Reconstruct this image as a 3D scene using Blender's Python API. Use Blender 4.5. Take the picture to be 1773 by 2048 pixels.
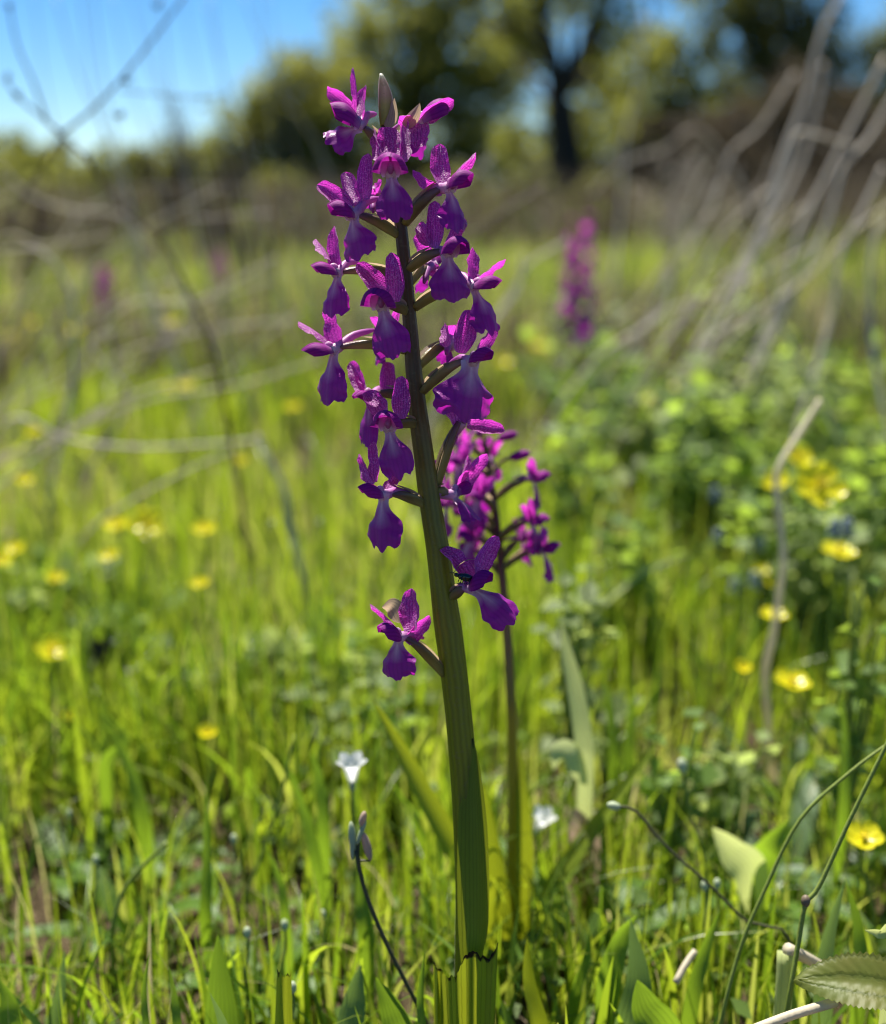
import bpy, math, random
import numpy as np
from mathutils import Vector, Matrix, Quaternion

random.seed(7)
RNG = np.random.default_rng(11)
SC = bpy.context.scene
COL = SC.collection
for o in list(bpy.data.objects):
    bpy.data.objects.remove(o, do_unlink=True)

# ------------------------------------------------------------------ camera
F = 2300.0                      # focal length in photo pixels (1773 x 2048)
PITCH = math.radians(15.2)
CAM = Vector((0.0, 0.0, 0.24))
FWD = Vector((0, math.cos(PITCH), -math.sin(PITCH)))
UPV = Vector((0, math.sin(PITCH), math.cos(PITCH)))
RGT = Vector((1, 0, 0))
cd = bpy.data.cameras.new('camera')
cam = bpy.data.objects.new('camera', cd); COL.objects.link(cam)
cam.location = CAM
cam.rotation_euler = (math.radians(90) - PITCH, 0, 0)
cd.sensor_fit = 'VERTICAL'; cd.sensor_height = 24.0; cd.sensor_width = 24.0
cd.lens = F / 2048 * 24.0
cd.clip_start = 0.01; cd.clip_end = 3000
cd.dof.use_dof = True
cd.dof.focus_distance = 0.2605
cd.dof.aperture_fstop = cd.lens / 5.6
SC.camera = cam

# ------------------------------------------------------------------ sky, sun, exposure
SUN_EL, SUN_AZ = math.radians(62), math.radians(-18)
w = bpy.data.worlds.new('World'); SC.world = w; w.use_nodes = True
nt = w.node_tree
for n in list(nt.nodes): nt.nodes.remove(n)
sky = nt.nodes.new('ShaderNodeTexSky'); sky.sky_type = 'NISHITA'; sky.sun_disc = False
sky.sun_elevation = SUN_EL; sky.sun_rotation = SUN_AZ
sky.altitude = 1500; sky.air_density = 1.0; sky.dust_density = 0.1; sky.ozone_density = 4.0
hs = nt.nodes.new('ShaderNodeHueSaturation'); hs.inputs['Saturation'].default_value = 1.32
bg = nt.nodes.new('ShaderNodeBackground'); bg.inputs['Strength'].default_value = 0.057
ow = nt.nodes.new('ShaderNodeOutputWorld')
nt.links.new(sky.outputs[0], hs.inputs['Color'])
nt.links.new(hs.outputs[0], bg.inputs['Color']); nt.links.new(bg.outputs[0], ow.inputs['Surface'])
SUNV = Vector((math.sin(SUN_AZ) * math.cos(SUN_EL), math.cos(SUN_AZ) * math.cos(SUN_EL), math.sin(SUN_EL)))
sl = bpy.data.lights.new('sun', 'SUN'); sl.energy = 5.0; sl.angle = math.radians(0.53); sl.color = (1.0, 0.95, 0.86)
so = bpy.data.objects.new('sun', sl); COL.objects.link(so)
so.rotation_euler = SUNV.to_track_quat('Z', 'Y').to_euler(); so.location = (0, 0, 5)
SC.view_settings.view_transform = 'Standard'; SC.view_settings.look = 'None'
SC.view_settings.exposure = 1.27; SC.view_settings.gamma = 1.0
SC.view_settings.use_curve_mapping = False
SC.render.engine = 'CYCLES'
cy = SC.cycles
cy.use_denoising = True
try: cy.denoiser = 'OPENIMAGEDENOISE'
except Exception: pass
cy.max_bounces = 7; cy.diffuse_bounces = 3; cy.glossy_bounces = 2; cy.transmission_bounces = 5
cy.transparent_max_bounces = 4; cy.caustics_reflective = False; cy.caustics_refractive = False
cy.sample_clamp_indirect = 6.0
cy.pixel_filter_type = 'BLACKMAN_HARRIS'; cy.filter_width = 1.05

# ------------------------------------------------------------------ helpers
def at(px, py, d):              # photo pixel + depth along the optical axis -> world point
    return CAM + d * (FWD + (px - 886.5) / F * RGT - (py - 1024) / F * UPV)
def atY(px, py, Y):             # photo pixel + distance along the ground -> world point
    r = FWD + (px - 886.5) / F * RGT - (py - 1024) / F * UPV
    return CAM + r * (Y / r.y)
def gz(x, y):                   # ground height
    return 0.006 * math.sin(x * 9 + y * 5) * math.sin(y * 7 - x * 4) + 0.004 * math.sin(x * 23 + 1) * math.cos(y * 19)
def gz_np(x, y):
    return 0.006 * np.sin(x * 9 + y * 5) * np.sin(y * 7 - x * 4) + 0.004 * np.sin(x * 23 + 1) * np.cos(y * 19)
def on_ground(px, py):
    r = FWD + (px - 886.5) / F * RGT - (py - 1024) / F * UPV
    return CAM + r * (-CAM.z / r.z)

def mesh(name, V, Fc, pc=None, smooth=True):
    me = bpy.data.meshes.new(name)
    if isinstance(Fc, np.ndarray):
        n, k = Fc.shape
        me.vertices.add(len(V)); me.vertices.foreach_set('co', np.asarray(V, np.float32).ravel())
        me.loops.add(n * k); me.loops.foreach_set('vertex_index', Fc.astype(np.int32).ravel())
        me.polygons.add(n); me.polygons.foreach_set('loop_start', np.arange(0, n * k, k, dtype=np.int32))
        me.update(calc_edges=True)
    else:
        me.from_pydata([tuple(v) for v in V], [], Fc)
    if pc is not None:
        a = me.attributes.new('pc', 'FLOAT_COLOR', 'POINT')
        p = np.asarray(pc, np.float32)
        if p.shape[1] == 3: p = np.hstack([p, np.ones((len(p), 1), np.float32)])
        a.data.foreach_set('color', p.ravel())
    if smooth:
        me.polygons.foreach_set('use_smooth', np.ones(len(me.polygons), bool))
    me.validate(); me.update()
    return me

def link(name, me, mat=None, parent=None):
    o = bpy.data.objects.new(name, me); COL.objects.link(o)
    if mat is not None and me is not None:
        if not me.materials: me.materials.append(mat)
    if parent is not None: o.parent = parent
    return o
def tag(o, label=None, cat=None, group=None, kind=None):
    if label: o['label'] = label
    if cat: o['category'] = cat
    if group: o['group'] = group
    if kind: o['kind'] = kind
    return o
def thing(name, label, cat, group=None):
    o = bpy.data.objects.new(name, None); COL.objects.link(o); o.empty_display_size = 0.01
    return tag(o, label, cat, group)

class MB:                       # collects pieces into one mesh
    def __init__(s): s.V = []; s.F = []; s.P = []
    def add(s, V, Fc, P):
        k = len(s.V); s.V += [tuple(v) for v in V]; s.P += [tuple(p) for p in P]
        s.F += [tuple(i + k for i in f) for f in Fc]
    def build(s, name, mat, parent=None, smooth=True):
        return link(name, mesh(name, s.V, s.F, s.P, smooth), mat, parent)

def bez(a, b, c, n):            # quadratic through control b
    return [a * (1 - t) ** 2 + b * 2 * t * (1 - t) + c * t * t for t in [i / n for i in range(n + 1)]]
def smooth_path(pts, n):        # Catmull-Rom
    if len(pts) < 3:
        return [pts[0].lerp(pts[-1], i / n) for i in range(n + 1)]
    P = [pts[0] * 2 - pts[1]] + list(pts) + [pts[-1] * 2 - pts[-2]]
    out = []; m = len(pts) - 1
    for i in range(n + 1):
        s = i / n * m; k = min(int(s), m - 1); t = s - k
        p0, p1, p2, p3 = P[k], P[k + 1], P[k + 2], P[k + 3]
        out.append(0.5 * ((2 * p1) + (p2 - p0) * t + (2 * p0 - 5 * p1 + 4 * p2 - p3) * t * t + (3 * p1 - p0 - 3 * p2 + p3) * t ** 3))
    return out
def tube(mb, path, rad, sides=8, tint=0.5, ribs=0, ribamp=0.0, twist=0.0, cap=True):
    n = len(path)
    if not callable(rad):
        r0 = rad; rad = lambda u: r0
    V = []; P = []; Fc = []
    t0 = (path[1] - path[0]).normalized()
    ref = Vector((0, -1, 0)) if abs(t0.y) < 0.9 else Vector((1, 0, 0))
    side = t0.cross(ref).normalized()
    for i, p in enumerate(path):
        t = (path[min(i + 1, n - 1)] - path[max(i - 1, 0)])
        if t.length < 1e-9: t = t0
        t = t.normalized()
        side = (side - t * side.dot(t)).normalized(); up = t.cross(side)
        u = i / (n - 1); r = rad(u)
        for k in range(sides):
            a = 2 * math.pi * k / sides
            rr = r * (1 + ribamp * math.cos(ribs * a + twist * u)) if ribs else r
            V.append(p + side * math.cos(a) * rr + up * math.sin(a) * rr)
            P.append((u, k / sides, tint))
    for i in range(n - 1):
        for k in range(sides):
            k2 = (k + 1) % sides
            Fc.append((i * sides + k, i * sides + k2, (i + 1) * sides + k2, (i + 1) * sides + k))
    if cap:
        Fc.append(tuple(range(sides - 1, -1, -1))); Fc.append(tuple((n - 1) * sides + k for k in range(sides)))
    mb.add(V, Fc, P)

def prof_sepal(u):
    a = 0.52 + 0.48 * math.sin(min(1, u / 0.36) * math.pi / 2)
    b = 1.0 if u < 0.36 else 1 - 0.38 * ((u - 0.36) / 0.64) ** 1.3
    e = math.sqrt(max(0.0, 1 - ((u - 0.82) / 0.18) ** 2)) if u > 0.82 else 1
    return a * b * (0.12 + 0.88 * e)
def prof_leaf(u): return max(0.03, (math.sin(math.pi * min(1, u ** 0.72))) ** 0.8)
def prof_blade(u): return max(0.02, (0.55 + 0.45 * min(1, u * 3)) * (1 - u ** 2.6))
def prof_strap(u): return max(0.04, (1 - u ** 6) * (0.75 + 0.25 * math.sin(math.pi * min(1, u * 1.2))))
def prof_lip(u):
    def ss(a, b, x):
        t = min(1, max(0, (x - a) / (b - a))); return t * t * (3 - 2 * t)
    return 0.30 + 0.70 * ss(0.14, 0.62, u) - 0.16 * ss(0.86, 1.0, u)
def prof_butter(u): return max(0.12, (0.25 + 0.85 * u ** 0.7) * (math.sqrt(max(0, 1 - ((u - 0.62) / 0.38) ** 2)) if u > 0.62 else 1))

def strip(mb, base, tip, width, nrm, prof=prof_sepal, curl=0.0, bend=0.0, cup=0.0, twist=0.0, nu=9, nv=5,
          ruffle=0.0, ragged=0.0, tint=0.5, seed=0, spine=None, serrate=None, tipshape=None, fold=0.0):
    """a petal / leaf sheet from base to tip; width is the full width; nrm the side it faces"""
    rr = random.Random(seed * 7919 + 13)
    L = (tip - base).length; d = (tip - base).normalized()
    n0 = (nrm - d * nrm.dot(d))
    n0 = n0.normalized() if n0.length > 1e-6 else d.orthogonal().normalized()
    s0 = d.cross(n0).normalized()
    if spine is None:
        mid = (base + tip) * 0.5 + n0 * curl * L + s0 * bend * L
        spine = bez(base, mid, tip, nu)
    else:
        spine = smooth_path(spine, nu); L = sum((spine[i + 1] - spine[i]).length for i in range(nu))
    ph = [rr.uniform(0, 6.28) for _ in range(6)]
    V = []; P = []; Fc = []
    for i in range(nu + 1):
        u = i / nu
        t = (spine[min(i + 1, nu)] - spine[max(i - 1, 0)]).normalized()
        nn = (n0 - t * n0.dot(t)).normalized(); s = t.cross(nn).normalized()
        if twist:
            q = Quaternion(t, twist * (0.5 + 0.5 * u)); nn = q @ nn; s = q @ s
        hw = width * 0.5 * prof(u)
        for j in range(nv):
            v = -1 + 2 * j / (nv - 1)
            h = hw
            if serrate and abs(v) > 0.95:
                h = hw * (1 + serrate[1] * ((u * serrate[0]) % 1.0 - 0.5))
            p = spine[i] + s * (v * h) + nn * (cup * hw * v * v - fold * hw * abs(v))
            if tipshape: p = p + t * (tipshape(v) * L * u ** 3)
            if ragged: p = p + t * (ragged * L * u ** 4 * (math.sin(v * 9 + ph[0]) * 0.5 + math.sin(v * 17 + ph[1]) * 0.35 + rr.uniform(-.4, .4)))
            if ruffle: p = p + nn * (ruffle * hw * abs(v) ** 1.5 * (math.sin(u * 11 + ph[2 if v > 0 else 3]) + 0.6 * math.sin(u * 23 + v * 4 + ph[4]))) \
                               + nn * (ruffle * 0.5 * hw * u * u * math.sin(v * 8 + ph[5]))
            V.append(p); P.append((u, v * 0.5 + 0.5, tint))
    for i in range(nu):
        for j in range(nv - 1):
            a = i * nv + j; Fc.append((a, a + 1, a + nv + 1, a + nv))
    mb.add(V, Fc, P)

def ellipsoid(mb, c, ax, ay, az, nu=8, nv=10, tint=0.5, bump=0.0):
    V = []; P = []; Fc = []
    for i in range(nu + 1):
        th = math.pi * i / nu
        for k in range(nv):
            ph = 2 * math.pi * k / nv
            m = 1 + bump * math.sin(5 * ph) * math.sin(th * 6)
            V.append(c + (ax * math.sin(th) * math.cos(ph) + ay * math.sin(th) * math.sin(ph) + az * math.cos(th)) * m)
            P.append((i / nu, k / nv, tint))
    for i in range(nu):
        for k in range(nv):
            k2 = (k + 1) % nv
            Fc.append((i * nv + k, (i + 1) * nv + k, (i + 1) * nv + k2, i * nv + k2))
    mb.add(V, Fc, P)

# ------------------------------------------------------------------ materials
def newmat(name):
    m = bpy.data.materials.new(name); m.use_nodes = True
    t = m.node_tree
    for n in list(t.nodes): t.nodes.remove(n)
    return m, t
def N(t, kind, **kw):
    n = t.nodes.new(kind)
    for k, v in kw.items():
        if k in n.inputs: n.inputs[k].default_value = v
        else: setattr(n, k, v)
    return n
def attr(t):
    a = N(t, 'ShaderNodeAttribute', attribute_name='pc'); s = N(t, 'ShaderNodeSeparateColor')
    t.links.new(a.outputs['Color'], s.inputs[0]); return s.outputs
def ramp(t, fac, stops):
    r = N(t, 'ShaderNodeValToRGB'); e = r.color_ramp.elements
    while len(e) < len(stops): e.new(0.5)
    for i, (p, c) in enumerate(stops):
        e[i].position = p; e[i].color = (*c, 1)
    t.links.new(fac, r.inputs[0]); return r.outputs[0]
def mixc(t, fac, a, b, mode='MIX'):
    m = N(t, 'ShaderNodeMix', data_type='RGBA', blend_type=mode)
    for sock, v in ((m.inputs[0], fac), (m.inputs[6], a), (m.inputs[7], b)):
        if hasattr(v, 'is_linked') or hasattr(v, 'links'): t.links.new(v, sock)
        elif isinstance(v, (int, float)): sock.default_value = v
        else: sock.default_value = (*v, 1)
    return m.outputs[2]
def math_n(t, op, a, b=None, c=None, clamp=False):
    m = N(t, 'ShaderNodeMath', operation=op, use_clamp=clamp)
    for i, v in enumerate((a, b, c)):
        if v is None: continue
        if isinstance(v, (int, float)): m.inputs[i].default_value = v
        else: t.links.new(v, m.inputs[i])
    return m.outputs[0]
def noise(t, scale, detail=3, rough=0.5, vec=None):
    n = N(t, 'ShaderNodeTexNoise', Scale=scale, Detail=detail, Roughness=rough)
    if vec is None:
        g = N(t, 'ShaderNodeTexCoord'); vec = g.outputs['Object']
    t.links.new(vec, n.inputs['Vector']); return n.outputs['Fac']
def bump(t, h, strength, dist):
    b = N(t, 'ShaderNodeBump', Strength=strength, Distance=dist); t.links.new(h, b.inputs['Height']); return b.outputs[0]
def leafy(t, col, tcol, trans=0.45, rough=0.45, spec=0.4, nrm=None, sheen=0.0):
    p = N(t, 'ShaderNodeBsdfPrincipled', Roughness=rough)
    p.inputs['Specular IOR Level'].default_value = spec
    if sheen: p.inputs['Sheen Weight'].default_value = sheen; p.inputs['Sheen Roughness'].default_value = 0.35
    tr = N(t, 'ShaderNodeBsdfTranslucent'); mx = N(t, 'ShaderNodeMixShader'); mx.inputs[0].default_value = trans
    for sock, v in ((p.inputs['Base Color'], col), (tr.inputs['Color'], tcol)):
        if hasattr(v, 'links'): t.links.new(v, sock)
        else: sock.default_value = (*v, 1)
    if nrm is not None:
        t.links.new(nrm, p.inputs['Normal']); t.links.new(nrm, tr.inputs['Normal'])
    t.links.new(p.outputs[0], mx.inputs[1]); t.links.new(tr.outputs[0], mx.inputs[2])
    o = N(t, 'ShaderNodeOutputMaterial'); t.links.new(mx.outputs[0], o.inputs['Surface'])
def solid(t, col, rough=0.6, spec=0.3, nrm=None):
    p = N(t, 'ShaderNodeBsdfPrincipled', Roughness=rough); p.inputs['Specular IOR Level'].default_value = spec
    if hasattr(col, 'links'): t.links.new(col, p.inputs['Base Color'])
    else: p.inputs['Base Color'].default_value = (*col, 1)
    if nrm is not None: t.links.new(nrm, p.inputs['Normal'])
    o = N(t, 'ShaderNodeOutputMaterial'); t.links.new(p.outputs[0], o.inputs['Surface'])

def veins(t, v, count, sharp=0.25, wob=0.6):
    s = math_n(t, 'MULTIPLY', v, count)
    s = math_n(t, 'ADD', s, math_n(t, 'MULTIPLY', noise(t, 500, 2), wob))
    s = math_n(t, 'PINGPONG', s, 0.5)
    return math_n(t, 'SMOOTH_MIN', math_n(t, 'MULTIPLY', s, 1 / sharp), 1.0, 0.2)

def make_sepal_mat():
    m, t = newmat('sepal_purple'); a = attr(t)
    vn = veins(t, a[1], 7, 0.22)
    big = noise(t, 160, 3)
    col = mixc(t, big, (0.28, 0.014, 0.28), (0.52, 0.05, 0.46))
    vm = math_n(t, 'MULTIPLY', math_n(t, 'SUBTRACT', 1.0, vn), 0.75)
    col = mixc(t, vm, col, (0.13, 0.004, 0.16))
    pale = ramp(t, a[0], [(0.0, (1, 1, 1)), (0.22, (0.25,) * 3), (0.5, (0, 0, 0))])
    col = mixc(t, math_n(t, 'MULTIPLY', pale, 0.45), col, (0.62, 0.30, 0.58))
    pap = noise(t, 2900, 2)
    col_sparkle = mixc(t, math_n(t, 'MULTIPLY', math_n(t, 'GREATER_THAN', pap, 0.56), 0.85), col, (0.88, 0.32, 0.80))  # pale pink specks: sunlit sparkle of the papillae painted into the base colour
    tcol = mixc(t, vm, mixc(t, 0.65, col, (0.95, 0.07, 0.70)), (0.36, 0.008, 0.30))
    leafy(t, col_sparkle, tcol, 0.58, 0.4, 0.45, bump(t, pap, 0.8, 0.0004), 0.35)
    return m
def make_lip_mat():
    m, t = newmat('lip_violet'); a = attr(t)
    vn = veins(t, a[1], 8, 0.3)
    big = noise(t, 200, 2)
    col = mixc(t, big, (0.20, 0.007, 0.22), (0.36, 0.014, 0.34))
    col = mixc(t, math_n(t, 'MULTIPLY', math_n(t, 'SUBTRACT', 1.0, vn), 0.35), col, (0.09, 0.003, 0.14))
    # white streak down the throat and middle
    cv = math_n(t, 'ABSOLUTE', math_n(t, 'SUBTRACT', a[1], 0.5))
    s1 = math_n(t, 'SUBTRACT', 1.0, math_n(t, 'MULTIPLY', a[0], 2.7), clamp=True)
    s2 = math_n(t, 'MULTIPLY', math_n(t, 'SUBTRACT', 1.0, math_n(t, 'MULTIPLY', cv, 3.6), clamp=True),
                math_n(t, 'SUBTRACT', 1.0, math_n(t, 'MULTIPLY', a[0], 1.55), clamp=True))
    s = math_n(t, 'MAXIMUM', s1, math_n(t, 'MULTIPLY', s2, 1.3), clamp=True)
    s = math_n(t, 'MULTIPLY', s, math_n(t, 'MULTIPLY_ADD', noise(t, 900, 2), 0.5, 0.65), clamp=True)
    colv = col
    col = mixc(t, s, col, (0.88, 0.74, 0.82))
    tcol = mixc(t, 0.45, col, (0.72, 0.016, 0.54))
    pap = noise(t, 4000, 1)
    leafy(t, col, tcol, 0.42, 0.4, 0.45, bump(t, pap, 0.35, 0.00025), 0.15)
    return m
def make_hood_mat():
    m, t = newmat('petal_deep_purple'); a = attr(t)
    vn = veins(t, a[1], 6, 0.25)
    col = mixc(t, noise(t, 180, 2), (0.20, 0.006, 0.19), (0.36, 0.016, 0.30))
    col = mixc(t, math_n(t, 'MULTIPLY', math_n(t, 'SUBTRACT', 1.0, vn), 0.5), col, (0.08, 0.002, 0.10))
    pale = ramp(t, a[0], [(0.0, (1, 1, 1)), (0.3, (0, 0, 0))])
    col = mixc(t, math_n(t, 'MULTIPLY', pale, 0.5), col, (0.66, 0.36, 0.62))
    tcol = mixc(t, 0.5, col, (0.46, 0.008, 0.34))
    leafy(t, col, tcol, 0.34, 0.62, 0.18, bump(t, noise(t, 4500, 1), 0.35, 0.00025))
    return m
def make_throat_mat():
    m, t = newmat('pale_throat'); a = attr(t)
    col = ramp(t, a[0], [(0.0, (0.82, 0.60, 0.72)), (0.3, (0.60, 0.26, 0.54)), (1.0, (0.34, 0.06, 0.34))])
    st = math_n(t, 'GREATER_THAN', noise(t, 1400, 2), 0.6)
    col = mixc(t, math_n(t, 'MULTIPLY', st, 0.35), col, (0.34, 0.05, 0.32))
    leafy(t, col, mixc(t, 0.5, col, (0.75, 0.2, 0.62)), 0.4, 0.45, 0.4)
    return m
def make_stalk_mat(name, stops, ribs=14):
    m, t = newmat(name); a = attr(t)
    u = math_n(t, 'ADD', a[0], math_n(t, 'MULTIPLY', math_n(t, 'SUBTRACT', noise(t, 120, 3), 0.5), 0.10))
    col = ramp(t, u, stops)
    st = math_n(t, 'PINGPONG', math_n(t, 'ADD', math_n(t, 'MULTIPLY', a[1], ribs), math_n(t, 'MULTIPLY', noise(t, 150, 2), 0.9)), 0.5)
    st = math_n(t, 'MULTIPLY', math_n(t, 'SUBTRACT', 0.5, st), 0.9)
    col = mixc(t, st, col, (0.030, 0.028, 0.012))
    col = mixc(t, math_n(t, 'MULTIPLY', math_n(t, 'GREATER_THAN', noise(t, 900, 3), 0.62), 0.3), col, (0.20, 0.17, 0.09))
    leafy(t, col, mixc(t, 0.4, col, (0.44, 0.44, 0.03)), 0.42, 0.36, 0.5, bump(t, noise(t, 2200, 2), 0.25, 0.0004), 0.1)
    return m
def make_leaf_mat(name, ca, cb, tc, nveins=10, trans=0.45, vdark=0.5, rough=0.4, tipdark=False, tip0=.95):
    m, t = newmat(name); a = attr(t)
    col = mixc(t, noise(t, 90, 3), ca, cb)
    vn = veins(t, a[1], nveins, 0.18, 0.3)
    vm = math_n(t, 'MULTIPLY', math_n(t, 'SUBTRACT', 1.0, vn), vdark)
    dark = tuple(c * 0.4 for c in ca)
    col = mixc(t, vm, col, dark)
    tcol = mixc(t, vm, mixc(t, a[2], tc, tuple(c * 0.75 for c in tc)), tuple(c * 0.4 for c in tc))
    if tipdark:
        td = ramp(t, math_n(t, 'ADD', a[0], math_n(t, 'MULTIPLY', math_n(t, 'SUBTRACT', noise(t, 260, 4), 0.5), 0.14 if tip0 > .97 else 0.05)), [(tip0, (0, 0, 0)), (tip0 + .3 * (1 - tip0), (.5, .5, .5)), (1.0, (1, 1, 1))])
        col = mixc(t, td, col, (0.012, 0.006, 0.006)); tcol = mixc(t, td, tcol, (0.01, 0.004, 0.002))
    leafy(t, col, tcol, trans, rough + .1, 0.28, bump(t, vn, 0.3, 0.0003))
    return m
def make_grass_mat(name, stops, tstops, trans=0.5, rough=0.3):
    m, t = newmat(name); a = attr(t)
    leafy(t, ramp(t, a[2], stops), ramp(t, a[2], tstops), trans, rough, 0.45)
    return m
def make_plain_leaf(name, c, tc, trans=0.45, rough=0.45):
    m, t = newmat(name); a = attr(t)
    k = mixc(t, a[2], tuple(x * 0.65 for x in c), tuple(min(1, x * 1.35) for x in c))
    k2 = mixc(t, a[2], tuple(x * 0.7 for x in tc), tuple(min(1, x * 1.25) for x in tc))
    leafy(t, k, k2, trans, max(rough, .55), 0.2); return m
def make_straw(name, c1, c2, rough=0.5, trans=.34):
    m, t = newmat(name)
    col = mixc(t, noise(t, 60, 4), c1, c2)
    leafy(t, col, col, trans, rough, 0.4, bump(t, noise(t, 700, 2), 0.3, 0.0005)); return m
def make_bark(name, c1, c2):
    m, t = newmat(name); solid(t, mixc(t, noise(t, 8, 5), c1, c2), 0.9, 0.1, bump(t, noise(t, 20, 5), 0.8, 0.03)); return m

M = {}
M['sepal'] = make_sepal_mat(); M['lip'] = make_lip_mat(); M['hood'] = make_hood_mat(); M['throat'] = make_throat_mat()
M['stem'] = make_stalk_mat('orchid_stem', [(0.0, (0.24, 0.30, 0.014)), (0.42, (0.23, 0.25, 0.018)), (0.52, (0.20, 0.18, 0.03)), (0.62, (0.13, 0.085, 0.042)), (0.76, (0.10, 0.042, 0.045)), (1.0, (0.09, 0.03, 0.045))])
M['stem_red'] = make_stalk_mat('reddish_orchid_stem', [(0.0, (0.32, 0.38, 0.02)), (0.34, (0.42, 0.36, 0.04)), (0.50, (0.50, 0.22, 0.08)), (0.66, (0.26, 0.06, 0.07)), (1.0, (0.12, 0.03, 0.06))])
M['ovary'] = make_stalk_mat('ovary_green_purple', [(0.0, (0.32, 0.30, 0.09)), (0.5, (0.27, 0.20, 0.10)), (1.0, (0.30, 0.10, 0.20))], 3)
M['bract'] = make_leaf_mat('bract', (0.34, 0.28, 0.16), (0.44, 0.24, 0.26), (0.62, 0.46, 0.28), 6, 0.45, 0.3)
M['bud'] = make_leaf_mat('bud_skin', (0.40, 0.33, 0.14), (0.56, 0.34, 0.38), (0.60, 0.45, 0.22), 5, 0.4, 0.35)
M['tip_bud'] = make_stalk_mat('tip_bud', [(0.0, (0.34, 0.33, 0.05)), (0.35, (0.46, 0.36, 0.12)), (0.55, (0.60, 0.34, 0.30)), (0.85, (0.72, 0.46, 0.42)), (0.95, (0.88, 0.84, 0.70))], 4)
M['orchid_leaf'] = make_leaf_mat('orchid_leaf', (0.15, 0.21, 0.014), (0.20, 0.26, 0.02), (0.50, 0.56, 0.02), 11, 0.42, 0.45, 0.36, True)
M['torn_leaf'] = make_leaf_mat('torn_orchid_leaf', (0.15, 0.21, 0.014), (0.20, 0.26, 0.02), (0.62, 0.68, 0.03), 11, 0.5, 0.5, 0.4, True, .985)
M['herb_leaf'] = make_leaf_mat('broad_herb_leaf', (0.07, 0.14, 0.02), (0.11, 0.20, 0.03), (0.38, 0.58, 0.03), 7, 0.45, 0.35, 0.35)
M['herb_blue'] = make_leaf_mat('bluish_herb_leaf', (0.09, 0.15, 0.07), (0.13, 0.20, 0.09), (0.30, 0.46, 0.08), 7, 0.4, 0.3, 0.3)
M['pale_blade'] = make_leaf_mat('pale_blade', (0.44, 0.50, 0.20), (0.52, 0.57, 0.24), (0.72, 0.78, 0.26), 8, 0.45, 0.3)
M['serrate'] = make_leaf_mat('serrated_leaf', (0.09, 0.15, 0.025), (0.17, 0.14, 0.035), (0.46, 0.48, 0.03), 3, 0.4, 0.5, 0.4)
M['grass'] = make_grass_mat('grass_blades',
    [(0.0, (0.035, 0.085, 0.014)), (0.35, (0.075, 0.15, 0.014)), (0.7, (0.13, 0.21, 0.018)), (0.9, (0.19, 0.24, 0.04)), (1.0, (0.40, 0.33, 0.17))],
    [(0.0, (0.13, 0.25, 0.016)), (0.35, (0.30, 0.44, 0.018)), (0.7, (0.48, 0.58, 0.03)), (0.9, (0.58, 0.62, 0.10)), (1.0, (0.5, 0.42, 0.22))], 0.5)
M['dry'] = make_grass_mat('dry_weeds',
    [(0.0, (0.07, 0.055, 0.03)), (0.5, (0.14, 0.10, 0.06)), (1.0, (0.30, 0.23, 0.15))],
    [(0.0, (0.08, 0.06, 0.03)), (0.5, (0.17, 0.125, 0.065)), (1.0, (0.36, 0.28, 0.16))], 0.25, 0.7)
M['weed_leaf'] = make_plain_leaf('weed_leaf', (0.10, 0.16, 0.035), (0.40, 0.56, 0.06))
M['weed_pale'] = make_plain_leaf('weed_leaf_pale', (0.17, 0.22, 0.08), (0.46, 0.56, 0.14))
M['tree_leaf'] = make_plain_leaf('tree_leaf_olive', (0.115, 0.12, 0.04), (0.36, 0.37, 0.07), 0.5, 0.6)
M['tree_leaf_y'] = make_plain_leaf('tree_leaf_yellowish', (0.12, 0.13, 0.04), (0.40, 0.41, 0.07), 0.5, 0.6)
M['tree_leaf_d'] = make_plain_leaf('tree_leaf_dark', (0.08, 0.085, 0.035), (0.22, 0.23, 0.05), 0.45, 0.6)
M['brown_leaf'] = make_plain_leaf('withered_vine_leaf', (0.075, 0.06, 0.04), (0.12, 0.09, 0.05), 0.3, 0.7)
M['bark'] = make_bark('bark_dark', (0.020, 0.017, 0.014), (0.05, 0.042, 0.033))
M['twig'] = make_bark('twig_brown', (0.06, 0.04, 0.03), (0.12, 0.08, 0.055))
M['straw'] = make_straw('straw', (0.50, 0.44, 0.30), (0.68, 0.60, 0.44))
M['grey_straw'] = make_straw('grey_cane', (0.48, 0.42, 0.34), (0.74, 0.66, 0.54))
M['pale_stalk'] = make_straw('pale_stalk', (0.70, 0.62, 0.44), (0.82, 0.75, 0.58), .5, .5)
M['brown_straw'] = make_straw('brown_stalk', (0.13, 0.09, 0.06), (0.26, 0.20, 0.13))
M['darkstem'] = make_straw('dark_thin_stem', (0.07, 0.075, 0.03), (0.13, 0.12, 0.06))
M['greenstem'] = make_straw('green_thin_stem', (0.20, 0.27, 0.04), (0.28, 0.34, 0.07), .45, .35)
M['paleg'] = make_plain_leaf('pale_green_bud', (0.42, 0.48, 0.32), (0.5, 0.56, 0.3), 0.3)
M['pink_bract'] = make_plain_leaf('dry_pinkish_scale', (0.50, 0.38, 0.29), (0.6, 0.42, 0.3), 0.35)
def make_white():
    m, t = newmat('white_petal'); a = attr(t)
    c = ramp(t, a[0], [(0.0, (0.6, 0.65, 0.35)), (0.25, (0.82, 0.83, 0.80)), (1.0, (0.86, 0.86, 0.86))])
    leafy(t, c, c, 0.6, 0.5, 0.3); return m
M['white'] = make_white()
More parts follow.
